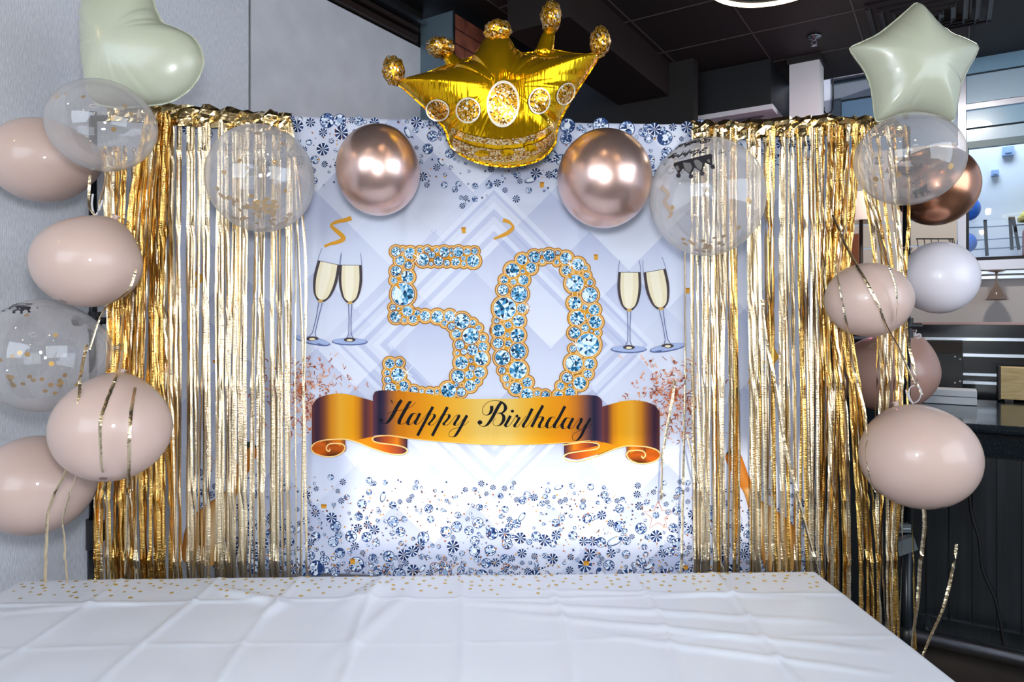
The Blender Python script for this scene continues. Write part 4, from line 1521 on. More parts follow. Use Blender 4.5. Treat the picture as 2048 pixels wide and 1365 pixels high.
# ---- champagne glasses
M_GLS = [pr('glass_line', (92, 104, 150)), pr('champagne', (236, 222, 186)), pr('glass_dark', (74, 64, 66)), pr('champagne_pale', (244, 234, 206)), pr('glass_foot', (166, 180, 216)), pr('champagne_gold', (206, 164, 90))]
for (tx, ty, bx, by) in ((662, 503, 622, 688), (701, 508, 699, 690), (1258, 523, 1257, 705), (1304, 520, 1336, 702)):
    pm = PM()
    L = math.hypot(bx - tx, by - ty)
    ax, ay = (bx - tx) / L, (by - ty) / L
    P = lambda u, v: (tx + ax * v - ay * -u * -1 if False else tx + ax * v + ay * u, ty + ay * v - ax * u)
    k = L / 182.0
    bowl = [(22.5, 22), (23.5, 40), (23.5, 55), (21, 72), (15.5, 88), (7, 98)]
    bl = crom([(a * k, b * k) for a, b in bowl], 4)
    out = [P(u, v) for u, v in bl] + [P(-u, v) for u, v in bl[::-1]]
    def rows(prof, lay, mi, sc0=1.0, sh=0.0):
        vs = [B(*P(u * sc0 * f_ + sh * k, v), 0.0012 + lay * LAY) for u, v in prof for f_ in (-1, -0.6, -0.2, 0.2, 0.6, 1)]
        pm.add(vs, [(i * 6 + j_, i * 6 + j_ + 1, (i + 1) * 6 + j_ + 1, (i + 1) * 6 + j_) for i in range(len(prof) - 1) for j_ in range(5)], mi)
    rows(bl, 3, 2)
    inn = [(17.0, 23), (18.0, 40), (18, 55), (16, 72), (11.5, 88), (4, 95)]
    il = crom([(a * k, b * k) for a, b in inn], 4)
    rows(il, 5, 1)
    rows(il, 6.5, 3, 0.5, -2.0)
    pm.disc(*P(0, 98 * k), 5 * k, 7, 5, 10, 3 * k)
    for s_ in (-1, 1):
        pm.stroke([P(s_ * 22.5 * k, 22 * k), P(s_ * 21 * k, 8 * k), P(s_ * 19 * k, -2 * k)], 3, 1.0, 0)
        pm.stroke([P(s_ * 3.6 * k, 100 * k), P(s_ * 2.0 * k, 130 * k), P(s_ * 2.4 * k, 160 * k), P(s_ * 8 * k, 172 * k)], 3, 1.5, 0)
    pm.disc(*P(0, 176 * k), 36 * k, 3, 0, 28, 7.5 * k, math.atan2(ay, ax) - math.pi / 2)
    pm.disc(*P(0, 175 * k), 34 * k, 5, 4, 28, 6 * k, math.atan2(ay, ax) - math.pi / 2)
    pm.disc(*P(0, 172 * k), 12 * k, 6.5, 2, 14, 4.5 * k)
    pm.disc(*P(0, 173 * k), 6 * k, 7.5, 1, 10, 2.5 * k)
    pm.build('printed_champagne_glass', M_GLS, cl)

# ---- copper splashes
M_CP = [pr('copper_a', (196, 112, 78)), pr('copper_b', (224, 156, 120)), pr('copper_c', (150, 76, 50)), pr('copper_d', (236, 186, 160))]
for (cx, cy) in ((606, 790), (1348, 800)):
    pm = PM()
    for k in range(560):
        x, y = rg.gauss(cx, 38), rg.gauss(cy, 42)
        if y > cy + 85 or y < cy - 85:
            continue
        a = rg.uniform(0, 6.28)
        L = rg.uniform(1.5, 6.5)
        b = a + rg.uniform(-1.2, 1.2)
        pm.stroke([(x, y), (x + math.cos(a) * L, y + math.sin(a) * L), (x + math.cos(a) * L + math.cos(b) * L, y + math.sin(a) * L + math.sin(b) * L)], 4 + (k % 3) * 0.3, rg.uniform(0.8, 2.4), rg.randrange(4))
        if k % 6 == 0:
            pm.disc(x, y, rg.uniform(1.2, 3), 4.9, rg.randrange(3), 7)
    pm.disc(cx - 2, cy - 12, 9, 5, 0, 12, 13, 0.4)
    pm.disc(cx + 1, cy - 14, 5, 5.3, 2, 10, 8, 0.4)
    o = pm.build('printed_splash', M_CP, cl)
    o['kind'] = 'stuff'

# ---- gold bottles behind the curtains
for side in (0, 1):
    pm = PM()
    mx = (lambda x: x) if side == 0 else (lambda x: 1966 - x)
    dy = 0 if side == 0 else 12
    outl = crom([(492, 886), (516, 900), (500, 940), (478, 978), (462, 1040), (446, 1095), (433, 1130), (400, 1128), (366, 1122), (368, 1070), (384, 1035), (418, 1006), (450, 984), (468, 945)], 5, True)
    cxb, cyb = 432, 1040
    vs, cs = [], []
    for t in (0.0, 0.45, 0.8, 1.0):
        for (x, y) in outl:
            ccx = np.interp(y, (886, 980, 1130), (503, 462, 405))
            xx = ccx + (x - ccx) * t
            vs.append(B(mx(xx), y + dy, 0.0012 + 3 * LAY))
            base = np.array((250, 214, 164)) * (1 - t) + np.array((196, 128, 48)) * t if t < 0.9 else np.array((166, 98, 34))
            if y < 965:
                base = base * 0.3 + np.array((196, 100, 12)) * 0.7
            if y < 900:
                base = np.array((44, 66, 52))
            cs.append(tuple(base))
    n = len(outl)
    fs = [(r * n + k, r * n + (k + 1) % n, (r + 1) * n + (k + 1) % n, (r + 1) * n + k) for r in range(3) for k in range(n)]
    build('printed_bottle', vs, fs, M_GRAD, cl, False, colors=cs)

# ---- curls, confetti bits and star outlines
pm = PM()
M_CURL = [pr('curl_gold', (222, 158, 50)), pr('curl_dark', (190, 118, 24))]


def curl(pts, w, lay=3):
    c = crom(pts, 8)
    pm.stroke(c, lay, lambda t, dx, dy: w * (0.55 + 0.45 * abs(math.cos(t * 5))), 0)


curl([(702, 436), (690, 440), (672, 444), (662, 450), (668, 458), (682, 470), (686, 478), (675, 484), (660, 488), (648, 493)], 9)
curl([(1006, 441), (1018, 445), (1026, 455), (1016, 466), (1004, 472), (988, 478)], 8)
curl([(388, 546), (404, 556), (392, 568), (396, 580)], 9)
curl([(1320, 375), (1335, 390), (1328, 405), (1340, 425), (1336, 438)], 9)
curl([(1545, 700), (1552, 712), (1545, 726)], 8)
curl([(1496, 740), (1520, 728), (1532, 722)], 5)
for (x, y, w, h) in ((927, 461, 9, 12), (1191, 515, 8, 11), (1374, 582, 8, 11), (1084, 371, 9, 11), (648, 1013, 12, 8), (706, 1123, 11, 11), (430, 724, 10, 6), (1172, 1125, 12, 9), (1370, 1134, 10, 8), (1542, 916, 14, 6), (1500, 765, 9, 8)):
    a = rg.uniform(-0.25, 0.25)
    pm.poly([(x - w / 2, y - h / 2), (x - w * 0.4 + a * 4, y + h / 2), (x + w * 0.4 + a * 4, y + h / 2), (x + w / 2, y - h / 2)], 3, 0)
    pm.poly([(x - w / 2, y - h / 2), (x - w / 2 + 1, y - h / 2 + 3), (x + w / 2 - 1, y - h / 2 + 3), (x + w / 2, y - h / 2)], 3.4, 1)
o = pm.build('printed_ribbon_curls', M_CURL, cl)
o['kind'] = 'stuff'
pm = PM()
for (x, y, r, rot) in ((1316, 1032, 30, 0.0), (886, 1136, 26, 0.1), (418, 925, 16, 0.2)):
    pts = []
    for k in range(11):
        rr = r if k % 2 == 0 else r * 0.45
        t = -math.pi / 2 + rot + k * math.pi / 5
        pts.append((x + math.cos(t) * rr, y + math.sin(t) * rr))
    pm.stroke(pts, 3, 1.6)
pm.build('printed_stars', pr('star_rose', (208, 146, 110)), cl)
# tuft buttons of the printed quilt
pm = PM()
hp = hh / (YB / F)
for a in range(-6, 7):
    for b in range(-8, 9):
        x_, z_ = (a + b) * hh, (a - b) * hh
        px = CX + x_ * F / (YB + KB * x_)
        py = CY - (z_ - EYE) * F / (YB + KB * x_)
        if 380 < px < 1630 and 300 < py < 1100:
            pm.disc(px, py, 6, 0.2, 1, 12, 4)
            pm.disc(px, py - 1, 4.6, 0.5, 0, 10, 3)
pm.build('printed_tufts', [pr('tuft_pale', (214, 214, 232)), pr('tuft_shade', (190, 196, 222))], cl)

# ================================================================= FOIL CURTAINS
KINKS = (305, 462, 610, 762, 985, 1112)


def strand(parent, pts, width, seed, m, off=0.03, free=False, twist=0.6, busy=0.0):
    """one crinkled foil strip; pts are (px, py[, distance]) from top to bottom"""
    rs = random.Random(seed)
    pts = [(p[0], p[1], p[2] if len(p) > 2 else 0.0) for p in pts]
    c = crom(pts, 14) if len(pts) > 2 else [tuple(pts[0][k] + (pts[1][k] - pts[0][k]) * i / 58 for k in range(3)) for i in range(59)]
    n = len(c)
    ph, ph2 = rs.uniform(0, 6.28), rs.uniform(0, 6.28)
    w1, w2 = rs.uniform(2.5, 6), rs.uniform(9, 18)
    verts = []
    lean = rs.uniform(-0.55, 0.55)
    for i, (x, y, Y) in enumerate(c):
        p = W(x, y, Y) if free else B(x, y, off + Y, False)
        t = i / n
        kink = 0.0
        for ky in KINKS:
            d = abs(y - ky - 6 * math.sin(seed))
            if d < 9:
                kink = (1 - d / 9)
        ang = lean + twist * math.sin(ph + t * w1) * (0.35 + 0.65 * abs(math.sin(t * 3 + ph2))) + 0.10 * math.sin(ph2 + t * w2) + busy * 0.3 * math.sin(ph + t * w2 * 3) + rs.uniform(-0.07, 0.07) * (1 + 1.6 * busy) + kink * 0.7
        dep = 0.004 * math.sin(ph2 + t * w1 * 2) + kink * 0.006 + rs.uniform(-0.0006, 0.0006)
        u = Vector((math.cos(ang), math.sin(ang), 0))
        ctr = p + Vector((0.0006 * rs.uniform(-1, 1), -dep, 0))
        verts += [ctr - u * width / 2, ctr + Vector((0, -0.12 * width, 0)), ctr + u * width / 2]
    faces = []
    for i in range(n - 1):
        a = 3 * i
        faces += [(a, a + 3, a + 4, a + 1), (a + 1, a + 4, a + 5, a + 2)]
    return build('foil_strand', verts, faces, m, parent, False)


def header(parent, x0, x1, ytop, yoff, depth, seed):
    """crumpled foil band folded over the crossbar"""
    rs = random.Random(seed)
    nx, ny = int((x1 - x0) / 11), 5
    verts, faces = [], []
    for j_ in range(ny + 1):
        for i in range(nx + 1):
            x = x0 + (x1 - x0) * i / nx
            yt = itp(ytop, x) + yoff + (rs.uniform(-3, 3) if j_ == 0 else 0)
            y = yt + depth * j_ / ny
            z = 0.034 + 0.008 * math.sin(x * 0.16 + j_ * 0.5 + seed) + rs.uniform(-0.006, 0.007)
            if j_ == 0:
                z -= 0.012
            verts.append(B(x + rs.uniform(-4, 4), y + rs.uniform(-2, 2), z, False))
    for j_ in range(ny):
        for i in range(nx):
            a = j_ * (nx + 1) + i
            faces += [(a, a + nx + 1, a + 1), (a + 1, a + nx + 1, a + nx + 2)]
    return build('foil_header', verts, faces, M_HEADER, parent, False)


HT = [(190, 204), (300, 210), (585, 234), (1380, 250), (1480, 246), (1600, 240), (1640, 236), (1700, 240), (1800, 243)]
lc = empty('foil_curtain', B(430, 1200))
tag(lc, 'gold foil fringe curtain hanging over the left side of the backdrop', 'curtain', 'foil curtains')
rc = empty('foil_curtain', B(1570, 1200))
tag(rc, 'gold foil fringe curtain hanging over the right side of the backdrop', 'curtain', 'foil curtains')
header(lc, 226, 590, HT, -3, 44, 3)
header(rc, 1378, 1790, HT, -2, 40, 8)

sd = 100
# left curtain: loose middle
groups_l = [(354, 2), (374, 2), (388, 3), (408, 2), (424, 3), (446, 4), (457, 4), (478, 4), (490, 4), (502, 2), (522, 4), (533, 3), (546, 2), (562, 3), (576, 1), (586, 2)]
for gx, n in groups_l:
    for k in range(n):
        sd += 1
        x = gx + rnd.gauss(0, 4.0)
        xb = x + rnd.gauss(0, 7)
        xm = x + rnd.gauss(0, 2.5)
        strand(lc, [(x, 250, 0), (xm, 520, rnd.uniform(0, 0.01)), ((xm + xb) / 2 + rnd.gauss(0, 2), 820, rnd.uniform(0, 0.012)), (xb, 1240, 0.0)], rnd.uniform(0.0075, 0.0135), sd, M_STRAND, 0.028 + rnd.uniform(-0.008, 0.012))
# single strays
for x, xb in ((617, 606), (596, 598), (604, 622)):
    sd += 1
    strand(lc, [(min(x, 588), 252, 0), (x, 520, 0), ((x + xb) / 2, 820, 0), (xb, 1230, 0)], 0.008 if x > 600 else 0.004, sd, M_STRAND, 0.03)
# left curtain: dense gathered edge
for k in range(62):
    sd += 1
    t = (k + rnd.random()) / 62
    x = 292 + 60 * t
    xm = 232 + 116 * t + rnd.gauss(0, 3)
    xb = 205 + 150 * t + rnd.gauss(0, 7)
    if t < 0.22:
        x = 212 + t * 300
    strand(lc, [(x, 236 if x > 300 else 300, 0), ((x * 0.35 + xm * 0.65), 430, rnd.uniform(-0.01, 0.02)), (xm, 700, rnd.uniform(0, 0.02)), (xb, 1010, rnd.uniform(0, 0.02)), (xb + rnd.gauss(0, 4), 1240, 0)], rnd.uniform(0.008, 0.014), sd, M_STRAND2 if rnd.random() < 0.75 else M_STRAND, 0.03 + rnd.uniform(-0.02, 0.03), twist=1.0, busy=1.0)
# right curtain over the cloth
groups_r = [(1386, 3), (1398, 3), (1410, 3), (1424, 4), (1440, 4), (1452, 3), (1464, 3), (1488, 2), (1498, 3), (1512, 4), (1524, 3), (1536, 3), (1552, 2), (1562, 4), (1578, 4), (1594, 2), (1606, 3), (1622, 5), (1634, 4)]
for gx, n in groups_r:
    for k in range(n):
        sd += 1
        x = gx + rnd.gauss(0, 4.0)
        xb = x + rnd.gauss(0, 5) + (gx - 1380) * 0.05
        xm = x + rnd.gauss(0, 2)
        strand(rc, [(x, 262, 0), (xm, 520, rnd.uniform(0, 0.01)), ((xm + xb) / 2 + rnd.gauss(0, 2), 820, rnd.uniform(0, 0.012)), (xb, 1235, 0.0)], rnd.uniform(0.0075, 0.0135), sd, M_STRAND if rnd.random() < 0.7 else M_STRAND2, 0.028 + rnd.uniform(-0.008, 0.012))
# right curtain: gathered towards the pole, spreading downwards
for k in range(52):
    sd += 1
    t = (k + rnd.random()) / 52
    x = 1638 + 100 * t
    xm = 1640 + 66 * t ** 1.3 + rnd.gauss(0, 5)
    xb = 1640 + 150 * t ** 1.5 + rnd.gauss(0, 8)
    if t > 0.72:
        x = 1690 + (t - 0.72) * 370
        xm = 1745 + (t - 0.72) * 200 + rnd.gauss(0, 4)
        xb = 1725 + (t - 0.72) * 280 + rnd.gauss(0, 10)
    strand(rc, [(x, 258, 0), ((x + xm) / 2, 420, rnd.uniform(-0.01, 0.02)), (xm, 600, rnd.uniform(-0.01, 0.02)), ((xm + xb) / 2, 830, rnd.uniform(0, 0.02)), (xb, 1080, 0.0), (xb + rnd.gauss(0, 5), 1290, 0)], rnd.uniform(0.007, 0.0135), sd, M_STRAND2 if rnd.random() < 0.6 else M_STRAND, 0.03 + rnd.uniform(-0.015, 0.03), twist=0.9, busy=0.8)
# loose strands straying over balloons and cloth
loose = [
 (lc, [(182, 350, 2.16), (176, 400, 2.14), (186, 425, 2.12), (196, 440, 2.12)], 0.008),
 (lc, [(214, 340, 2.2), (204, 390, 2.16), (198, 420, 2.14)], 0.008),
 (lc, [(172, 690, 1.94), (161, 745, 1.90), (157, 800, 1.86), (150, 850, 1.85), (141, 890, 1.86), (135, 935, 1.92), (100, 1010, 1.98), (92, 1060, 2.0), (89, 1180, 2.04)], 0.008),
 (lc, [(244, 700, 1.98), (236, 745, 1.9), (226, 770, 1.86), (205, 830, 1.80), (202, 870, 1.80), (205, 940, 1.86), (212, 1000, 2.1), (216, 1180, 2.14)], 0.009),
 (lc, [(270, 775, 1.93), (264, 820, 1.84), (260, 880, 1.81), (257, 930, 1.86), (254, 1000, 1.98), (250, 1180, 2.1)], 0.009),
 (lc, [(152, 905, 1.9), (150, 950, 1.94), (128, 1030, 1.98), (130, 1080, 2.0), (133, 1180, 2.04)], 0.006),
 (lc, [(272, 540, 1.99), (262, 575, 1.98), (240, 595, 1.99), (218, 610, 2.02), (200, 640, 2.06), (178, 700, 2.04)], 0.007),
 (rc, [(1665, 430, 2.25), (1690, 490, 2.15), (1712, 530, 2.05), (1733, 565, 2.0), (1757, 610, 1.98), (1775, 655, 2.02), (1800, 700, 2.12), (1832, 775, 2.16)], 0.0085),
 (rc, [(1752, 440, 2.22), (1765, 490, 2.1), (1776, 530, 2.03), (1790, 570, 2.02), (1795, 610, 2.03), (1793, 645, 2.06)], 0.008),
 (rc, [(1668, 520, 2.1), (1680, 570, 2.01), (1690, 630, 2.0), (1698, 680, 2.08), (1706, 730, 2.16), (1730, 820, 2.16), (1735, 880, 2.16)], 0.008),
 (rc, [(1812, 640, 2.3), (1818, 690, 2.26), (1828, 740, 2.24), (1845, 790, 2.24)], 0.009),
 (rc, [(1848, 1000, 2.1), (1847, 1060, 2.12), (1842, 1120, 2.14), (1838, 1180, 2.16), (1826, 1262, 2.18), (1822, 1330, 2.2)], 0.011),
 (rc, [(1914, 1090, 2.2), (1908, 1120, 2.2), (1895, 1180, 2.2), (1882, 1230, 2.2), (1856, 1290, 2.2), (1840, 1330, 2.2)], 0.010),
 (rc, [(1735, 880, 2.14), (1732, 920, 2.02), (1738, 950, 2.0), (1750, 985, 2.02)], 0.004),
 (rc, [(1350, 760, 2.22), (1344, 800, 2.22), (1330, 880, 2.22), (1324, 930, 2.22), (1322, 1000, 2.22)], 0.009),
 (rc, [(1370, 480, 2.22), (1370, 700, 2.22), (1368, 880, 2.22), (1366, 1000, 2.22), (1362, 1170, 2.22)], 0.008),
 (rc, [(1374, 870, 2.21), (1390, 940, 2.21), (1410, 1020, 2.21), (1430, 1085, 2.21), (1452, 1160, 2.21)], 0.007),
 (rc, [(1524, 600, 2.2), (1532, 670, 2.2), (1545, 740, 2.2), (1555, 800, 2.2), (1566, 870, 2.2), (1588, 960, 2.2), (1606, 1035, 2.2), (1640, 1160, 2.2)], 0.010)]
for i, (par, pts, w) in enumerate(loose):
    strand(par, pts, w, 900 + i, M_STRAND, free=True, twist=0.6)

# ================================================================= BALLOONS
BAL = {}


def balloon(name, label, px, py, rx, ry, Y, m, neck=(0.3, 0.7, 0.6), group=None, tip=False, cat='balloon', tear=0.14, knot=True, rot=0.0):
    """inflated latex balloon: px,py,rx,ry in photo pixels at distance Y; neck is the direction of its knot"""
    c = W(px, py, Y)
    ex, ez = rx * Y / F, ry * Y / F
    ey = (ex + ez) / 2
    n = Vector(neck).normalized()
    a = Vector((0, 0, 1)) if abs(n.z) < 0.8 else Vector((1, 0, 0))
    u = n.cross(a).normalized()
    w = n.cross(u)
    NR, NS = 36, 56
    verts, faces = [], []

    def place(d):
        x, z = d.x * ex, d.z * ez
        return c + Vector((x * math.cos(rot) - z * math.sin(rot), d.y * ey, x * math.sin(rot) + z * math.cos(rot)))
    for i in range(NR + 1):
        al = math.pi * i / NR
        co, si = math.cos(al), math.sin(al)
        k = max(0.0, co)
        along = co * (1 + tear * k ** 4)
        rad = si * (1 - 0.5 * tear * k ** 2)
        rad = max(rad, 0.001)
        for j_ in range(NS):
            t = 2 * math.pi * j_ / NS
            verts.append(place(n * along + (u * math.cos(t) + w * math.sin(t)) * rad))
    for i in range(NR):
        for j_ in range(NS):
            faces.append((i * NS + j_, i * NS + (j_ + 1) % NS, (i + 1) * NS + (j_ + 1) % NS, (i + 1) * NS + j_))
    root = empty(name, c - Vector((0, 0, ez)))
    tag(root, label, cat, group)
    skin = build('skin', verts, faces, m, root, True)
    if knot:
        q = MB()
        b0 = place(n * (0.985 + tear))
        b1 = place(n * (1.06 + tear))
        b2 = place(n * (1.11 + tear))
        q.tube([b0, b0.lerp(b1, 0.5), b1, b1.lerp(b2, 0.5), b2], 0.01, 10, radii=[0.013, 0.007, 0.009, 0.006, 0.014])
        q.build('knot', m, skin, True)
    if tip:
        q = MB()
        d0 = -n
        q_c = place(d0 * 1.004)
        vs = [place((d0 * math.cos(0.07) + (u * math.cos(t) + w * math.sin(t)) * math.sin(0.07)) * 1.004) for t in np.linspace(0, 2 * math.pi, 17)[:-1]]
        q.add([q_c] + vs, [(0, 1 + k, 1 + (k + 1) % 16) for k in range(16)])
        q.build('tip', M_TIP, skin, True)
    BAL[name + label] = (c, ex, ey, ez)
    return skin, (c, ex, ey, ez, rot)


GB, GC = 'blush latex balloons', 'clear confetti balloons'
balloon('latex_balloon', 'blush balloon half out of frame at the upper left edge', 84, 321, 97, 83, 2.22, M_BLUSH, (0.8, 0.3, 0.1), GB)
balloon('latex_balloon', 'blush balloon below the upper left clear balloon, near the wall', 175, 525, 100, 90, 2.06, M_BLUSH, (0.25, 0.45, 0.95), GB, True)
balloon('latex_balloon', 'large blush balloon in front of the left pole with foil strands across it', 224, 857, 110, 104, 1.98, M_BLUSH, (-0.15, 0.55, 0.9), GB, True)
balloon('latex_balloon', 'blush balloon at the lower left edge behind the larger one', 74, 970, 106, 98, 2.16, M_BLUSH, (0.85, 0.3, 0.4), GB)
balloon('latex_balloon', 'blush balloon left of the right pole with foil strands across it', 1737, 600, 82, 74, 2.17, M_BLUSH, (0.95, 0.3, 0.1), GB)
balloon('latex_balloon', 'large blush balloon hanging in front of the black bar', 1838, 914, 110, 102, 2.15, M_BLUSH, (-0.1, 0.5, 0.85), GB, True, tear=0.04)
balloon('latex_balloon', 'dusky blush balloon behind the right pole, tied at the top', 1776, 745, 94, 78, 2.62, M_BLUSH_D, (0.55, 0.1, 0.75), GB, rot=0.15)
balloon('latex_balloon', 'white balloon to the right of the right pole', 1877, 556, 71, 72, 2.36, M_WHITEL, (-0.95, 0.2, -0.2))
GR = 'chrome balloons'
balloon('chrome_balloon', 'rose gold chrome balloon left of the crown on the backdrop', 757, 340, 83, 91, 2.12, M_ROSE, (0.1, 0.6, 0.8), GR)
balloon('chrome_balloon', 'rose gold chrome balloon right of the crown on the backdrop', 1209, 357, 94, 99, 2.10, M_ROSE, (0.05, 0.6, 0.8), GR)
balloon('chrome_balloon', 'copper chrome balloon behind the clear one at the right pole', 1872, 372, 76, 79, 2.40, M_COPPER, (-0.8, 0.4, 0.4), GR)
clears = [
 balloon('clear_balloon', 'clear confetti balloon under the heart at upper left', 205, 252, 100, 90, 2.02, M_CLEAR, (0.3, 0.8, 0.2), GC),
 balloon('clear_balloon', 'clear balloon with most gold confetti on the left curtain', 522, 357, 104, 107, 2.05, M_CLEAR, (0.25, 0.8, 0.6), GC),
 balloon('clear_balloon', 'clear balloon with black crown print on the right curtain', 1413, 394, 113, 118, 2.04, M_CLEAR, (0.1, 0.8, 0.6), GC),
 balloon('clear_balloon', 'clear balloon under the star at the top of the right pole', 1817, 319, 101, 91, 2.12, M_CLEAR, (0.0, 0.9, 0.2), GC),
 balloon('clear_balloon', 'clear confetti balloon at the left edge between blush balloons', 88, 711, 108, 113, 2.14, M_CLEAR, (0.95, 0.3, 0.1), GC)]


def confetti(item, spots, r=0.0072):
    root, (c, ex, ey, ez, rot) = item
    q = MB()
    rs = random.Random(int(c.x * 1000))
    for (dx, dz, back) in spots:
        s2 = dx * dx + dz * dz
        if s2 > 0.93:
            f_ = math.sqrt(0.93 / s2)
            dx, dz = dx * f_, dz * f_
            s2 = 0.93
        d = Vector((dx, (1 if back else -1) * math.sqrt(1 - s2), dz))
        p = c + Vector((d.x * ex, d.y * ey, d.z * ez)) * 0.975
        nn = Vector((d.x / ex, d.y / ey, d.z / ez)).normalized()
        nn = (nn + Vector((rs.uniform(-0.3, 0.3), rs.uniform(-0.3, 0.3), rs.uniform(-0.3, 0.3)))).normalized()
        u = nn.cross(Vector((0, 0, 1))).normalized()
        w = nn.cross(u)
        q.add([p + (u * math.cos(t) + w * math.sin(t)) * r for t in np.linspace(0, 2 * math.pi, 11)[:-1]], [tuple(range(10))])
    o = q.build('confetti', M_CONFETTI, root)
    o['kind'] = 'stuff'


rs = random.Random(5)
confetti(clears[0], [((x - 205) / 100, (252 - y) / 90, b) for x, y, b in ((146, 215, 0), (140, 203, 0), (150, 204, 0), (165, 218, 0), (184, 213, 0), (112, 218, 0), (268, 258, 0), (268, 278, 0), (148, 183, 1), (212, 190, 1), (220, 203, 1))] + [(rs.uniform(-0.3, 0.3), -0.93 + rs.uniform(0, 0.08), 1) for _ in range(8)])
confetti(clears[1], [((x - 522) / 104, (357 - y) / 107, b) for x, y, b in ((541, 285, 0), (588, 302, 0), (580, 343, 0), (520, 345, 0), (488, 366, 0), (463, 318, 1), (594, 395, 0), (563, 414, 0), (546, 420, 0), (545, 285, 0), (475, 393, 1))] + [(-0.55 + 1.0 * t + rs.gauss(0, 0.03), -0.38 - 0.32 * math.sin(t * 2.2) + rs.gauss(0, 0.03), 0) for t in np.linspace(0, 1, 26)] + [(0.38 + rs.gauss(0, 0.11), -0.66 + rs.gauss(0, 0.08), rs.random() < 0.4) for _ in range(34)] + [(rs.gauss(0, 0.3), -0.85 + rs.gauss(0, 0.05), rs.random() < 0.5) for _ in range(20)])
confetti(clears[2], [((x - 1413) / 113, (394 - y) / 118, b) for x, y, b in ((1351, 355, 0), (1463, 418, 0), (1469, 421, 0), (1327, 427, 0), (1453, 468, 0), (1470, 466, 1), (1430, 498, 0), (1376, 494, 0), (1386, 471, 1), (1389, 491, 0))] + [(rs.gauss(0.05, 0.25), -0.9 + rs.gauss(0, 0.05), rs.random() < 0.6) for _ in range(18)])
confetti(clears[3], [((x - 1817) / 101, (319 - y) / 91, b) for x, y, b in ((1735, 365, 0), (1760, 364, 0), (1850, 352, 0))], 0.009)
confetti(clears[4], [((x - 88) / 108, (711 - y) / 113, b) for x, y, b in ((105, 629, 0), (48, 672, 1), (24, 708, 0), (80, 714, 0), (103, 707, 0), (115, 701, 0), (127, 704, 0), (99, 747, 0), (159, 723, 0), (31, 767, 1), (67, 776, 1), (11, 774, 1), (140, 777, 0), (151, 765, 0), (171, 747, 0))] + [(-0.5 + rs.gauss(0, 0.35), -0.62 + rs.gauss(0, 0.1), rs.random() < 0.7) for _ in range(22)])


def balloon_print(item, cx, cy, sc_, rot, back=False, text=True, tsq=0.03, squash=1.0):
    """black crown and script printed on a clear balloon (photo pixels, rot in radians)"""
    root, (c, ex, ey, ez, _) = item
    Y = c.y
    q = MB()

    def proj(x, y):
        x = -x if back else x
        gx = cx + (x * math.cos(rot) - y * squash * math.sin(rot)) * sc_
        gy = cy + (x * math.sin(rot) + y * squash * math.cos(rot)) * sc_
        Ys = Y
        for _k in range(5):
            X, Z = (gx - CX) * Ys / F - c.x, EYE - (gy - CY) * Ys / F - c.z
            s2 = (X / ex) ** 2 + (Z / ez) ** 2
            if s2 > 0.985:
                f_ = math.sqrt(0.985 / s2)
                X, Z = X * f_, Z * f_
                s2 = 0.985
            d = Vector((X, (1 if back else -1) * ey * math.sqrt(1 - s2), Z))
            Ys = Y + d.y
        return c + d * (0.992 if back else 1.006)

    def pen_add(pts, wf):
        n = len(pts)
        vs = []
        for i in range(n):
            a, b = pts[max(i - 1, 0)], pts[min(i + 1, n - 1)]
            dx, dy = b[0] - a[0], b[1] - a[1]
            L = math.hypot(dx, dy) or 1
            w = max(1.7, wf(i / (n - 1), dx / L, dy / L)) / 2
            vs += [proj(pts[i][0] - dy / L * w, pts[i][1] + dx / L * w), proj(pts[i][0] + dy / L * w, pts[i][1] - dx / L * w)]
        q.add(vs, [(2 * i, 2 * i + 2, 2 * i + 3, 2 * i + 1) for i in range(n - 1)])
    # crown: base bar, five points, drops
    cr = [(-42, 10), (-36, -12), (-24, -2), (-12, -20), (0, -6), (12, -20), (24, -2), (36, -12), (42, 10)]
    for a, b in zip(cr[:-1], cr[1:]):
        q.add([proj(*a), proj(*b), proj(b[0] * 0.92, 14), proj(a[0] * 0.92, 14)], [(0, 1, 2, 3)])
    for x, y in ((-37, -14), (-12, -22), (12, -22), (37, -14)):
        q.add([proj(x, y)] + [proj(x + 5 * math.cos(t), y + 5 * math.sin(t)) for t in np.linspace(0, 6.2832, 11)[:-1]], [(0, 1 + k, 1 + (k + 1) % 10) for k in range(10)])
    if text:
        letters((lambda x, y: (-46 + x / 17.0, 14 + y * tsq), lambda x, y: (-56 + x / 17.0, 14 + 900 * tsq + y * tsq)), pen_add, 1 / 15.0)
    for x, y, r in ((-62, 10, 8), (60, 16, 6), (-50, 96, 5), (48, 98, 8)):
        for k in range(4):
            t = k * math.pi / 2
            q.add([proj(x, y), proj(x + math.cos(t + 0.5) * r * 0.2, y + math.sin(t + 0.5) * r * 0.2), proj(x + math.cos(t) * r, y + math.sin(t) * r), proj(x + math.cos(t - 0.5) * r * 0.2, y + math.sin(t - 0.5) * r * 0.2)], [(0, 1, 2, 3)])
    o = q.build('printed_crown', M_BLACKPRINT, root)
    o['label'] = 'black printed crown and Happy Birthday script'


balloon_print(clears[2], 1388, 330, 0.95, math.pi - 0.25, tsq=0.022)
balloon_print(clears[3], 1850, 380, 0.62, math.pi - 0.42, True, tsq=0.042)
balloon_print(clears[4], 36, 618, 0.62, math.pi + 0.05, False, True, 0.01, 0.6)

# ties: curled white ribbon ends
M_TIE = mat('white_tie_ribbon', (226, 222, 226), 0.35)


def tie(label, pts, Y, r=0.0022):
    q = MB()
    q.tube([W(x, y, Y + dz) for x, y, dz in crom(pts, 6)], r, 6)
    tag(q.build('tie_ribbon', M_TIE, smooth=True), label, 'ribbon', 'tie ribbons')


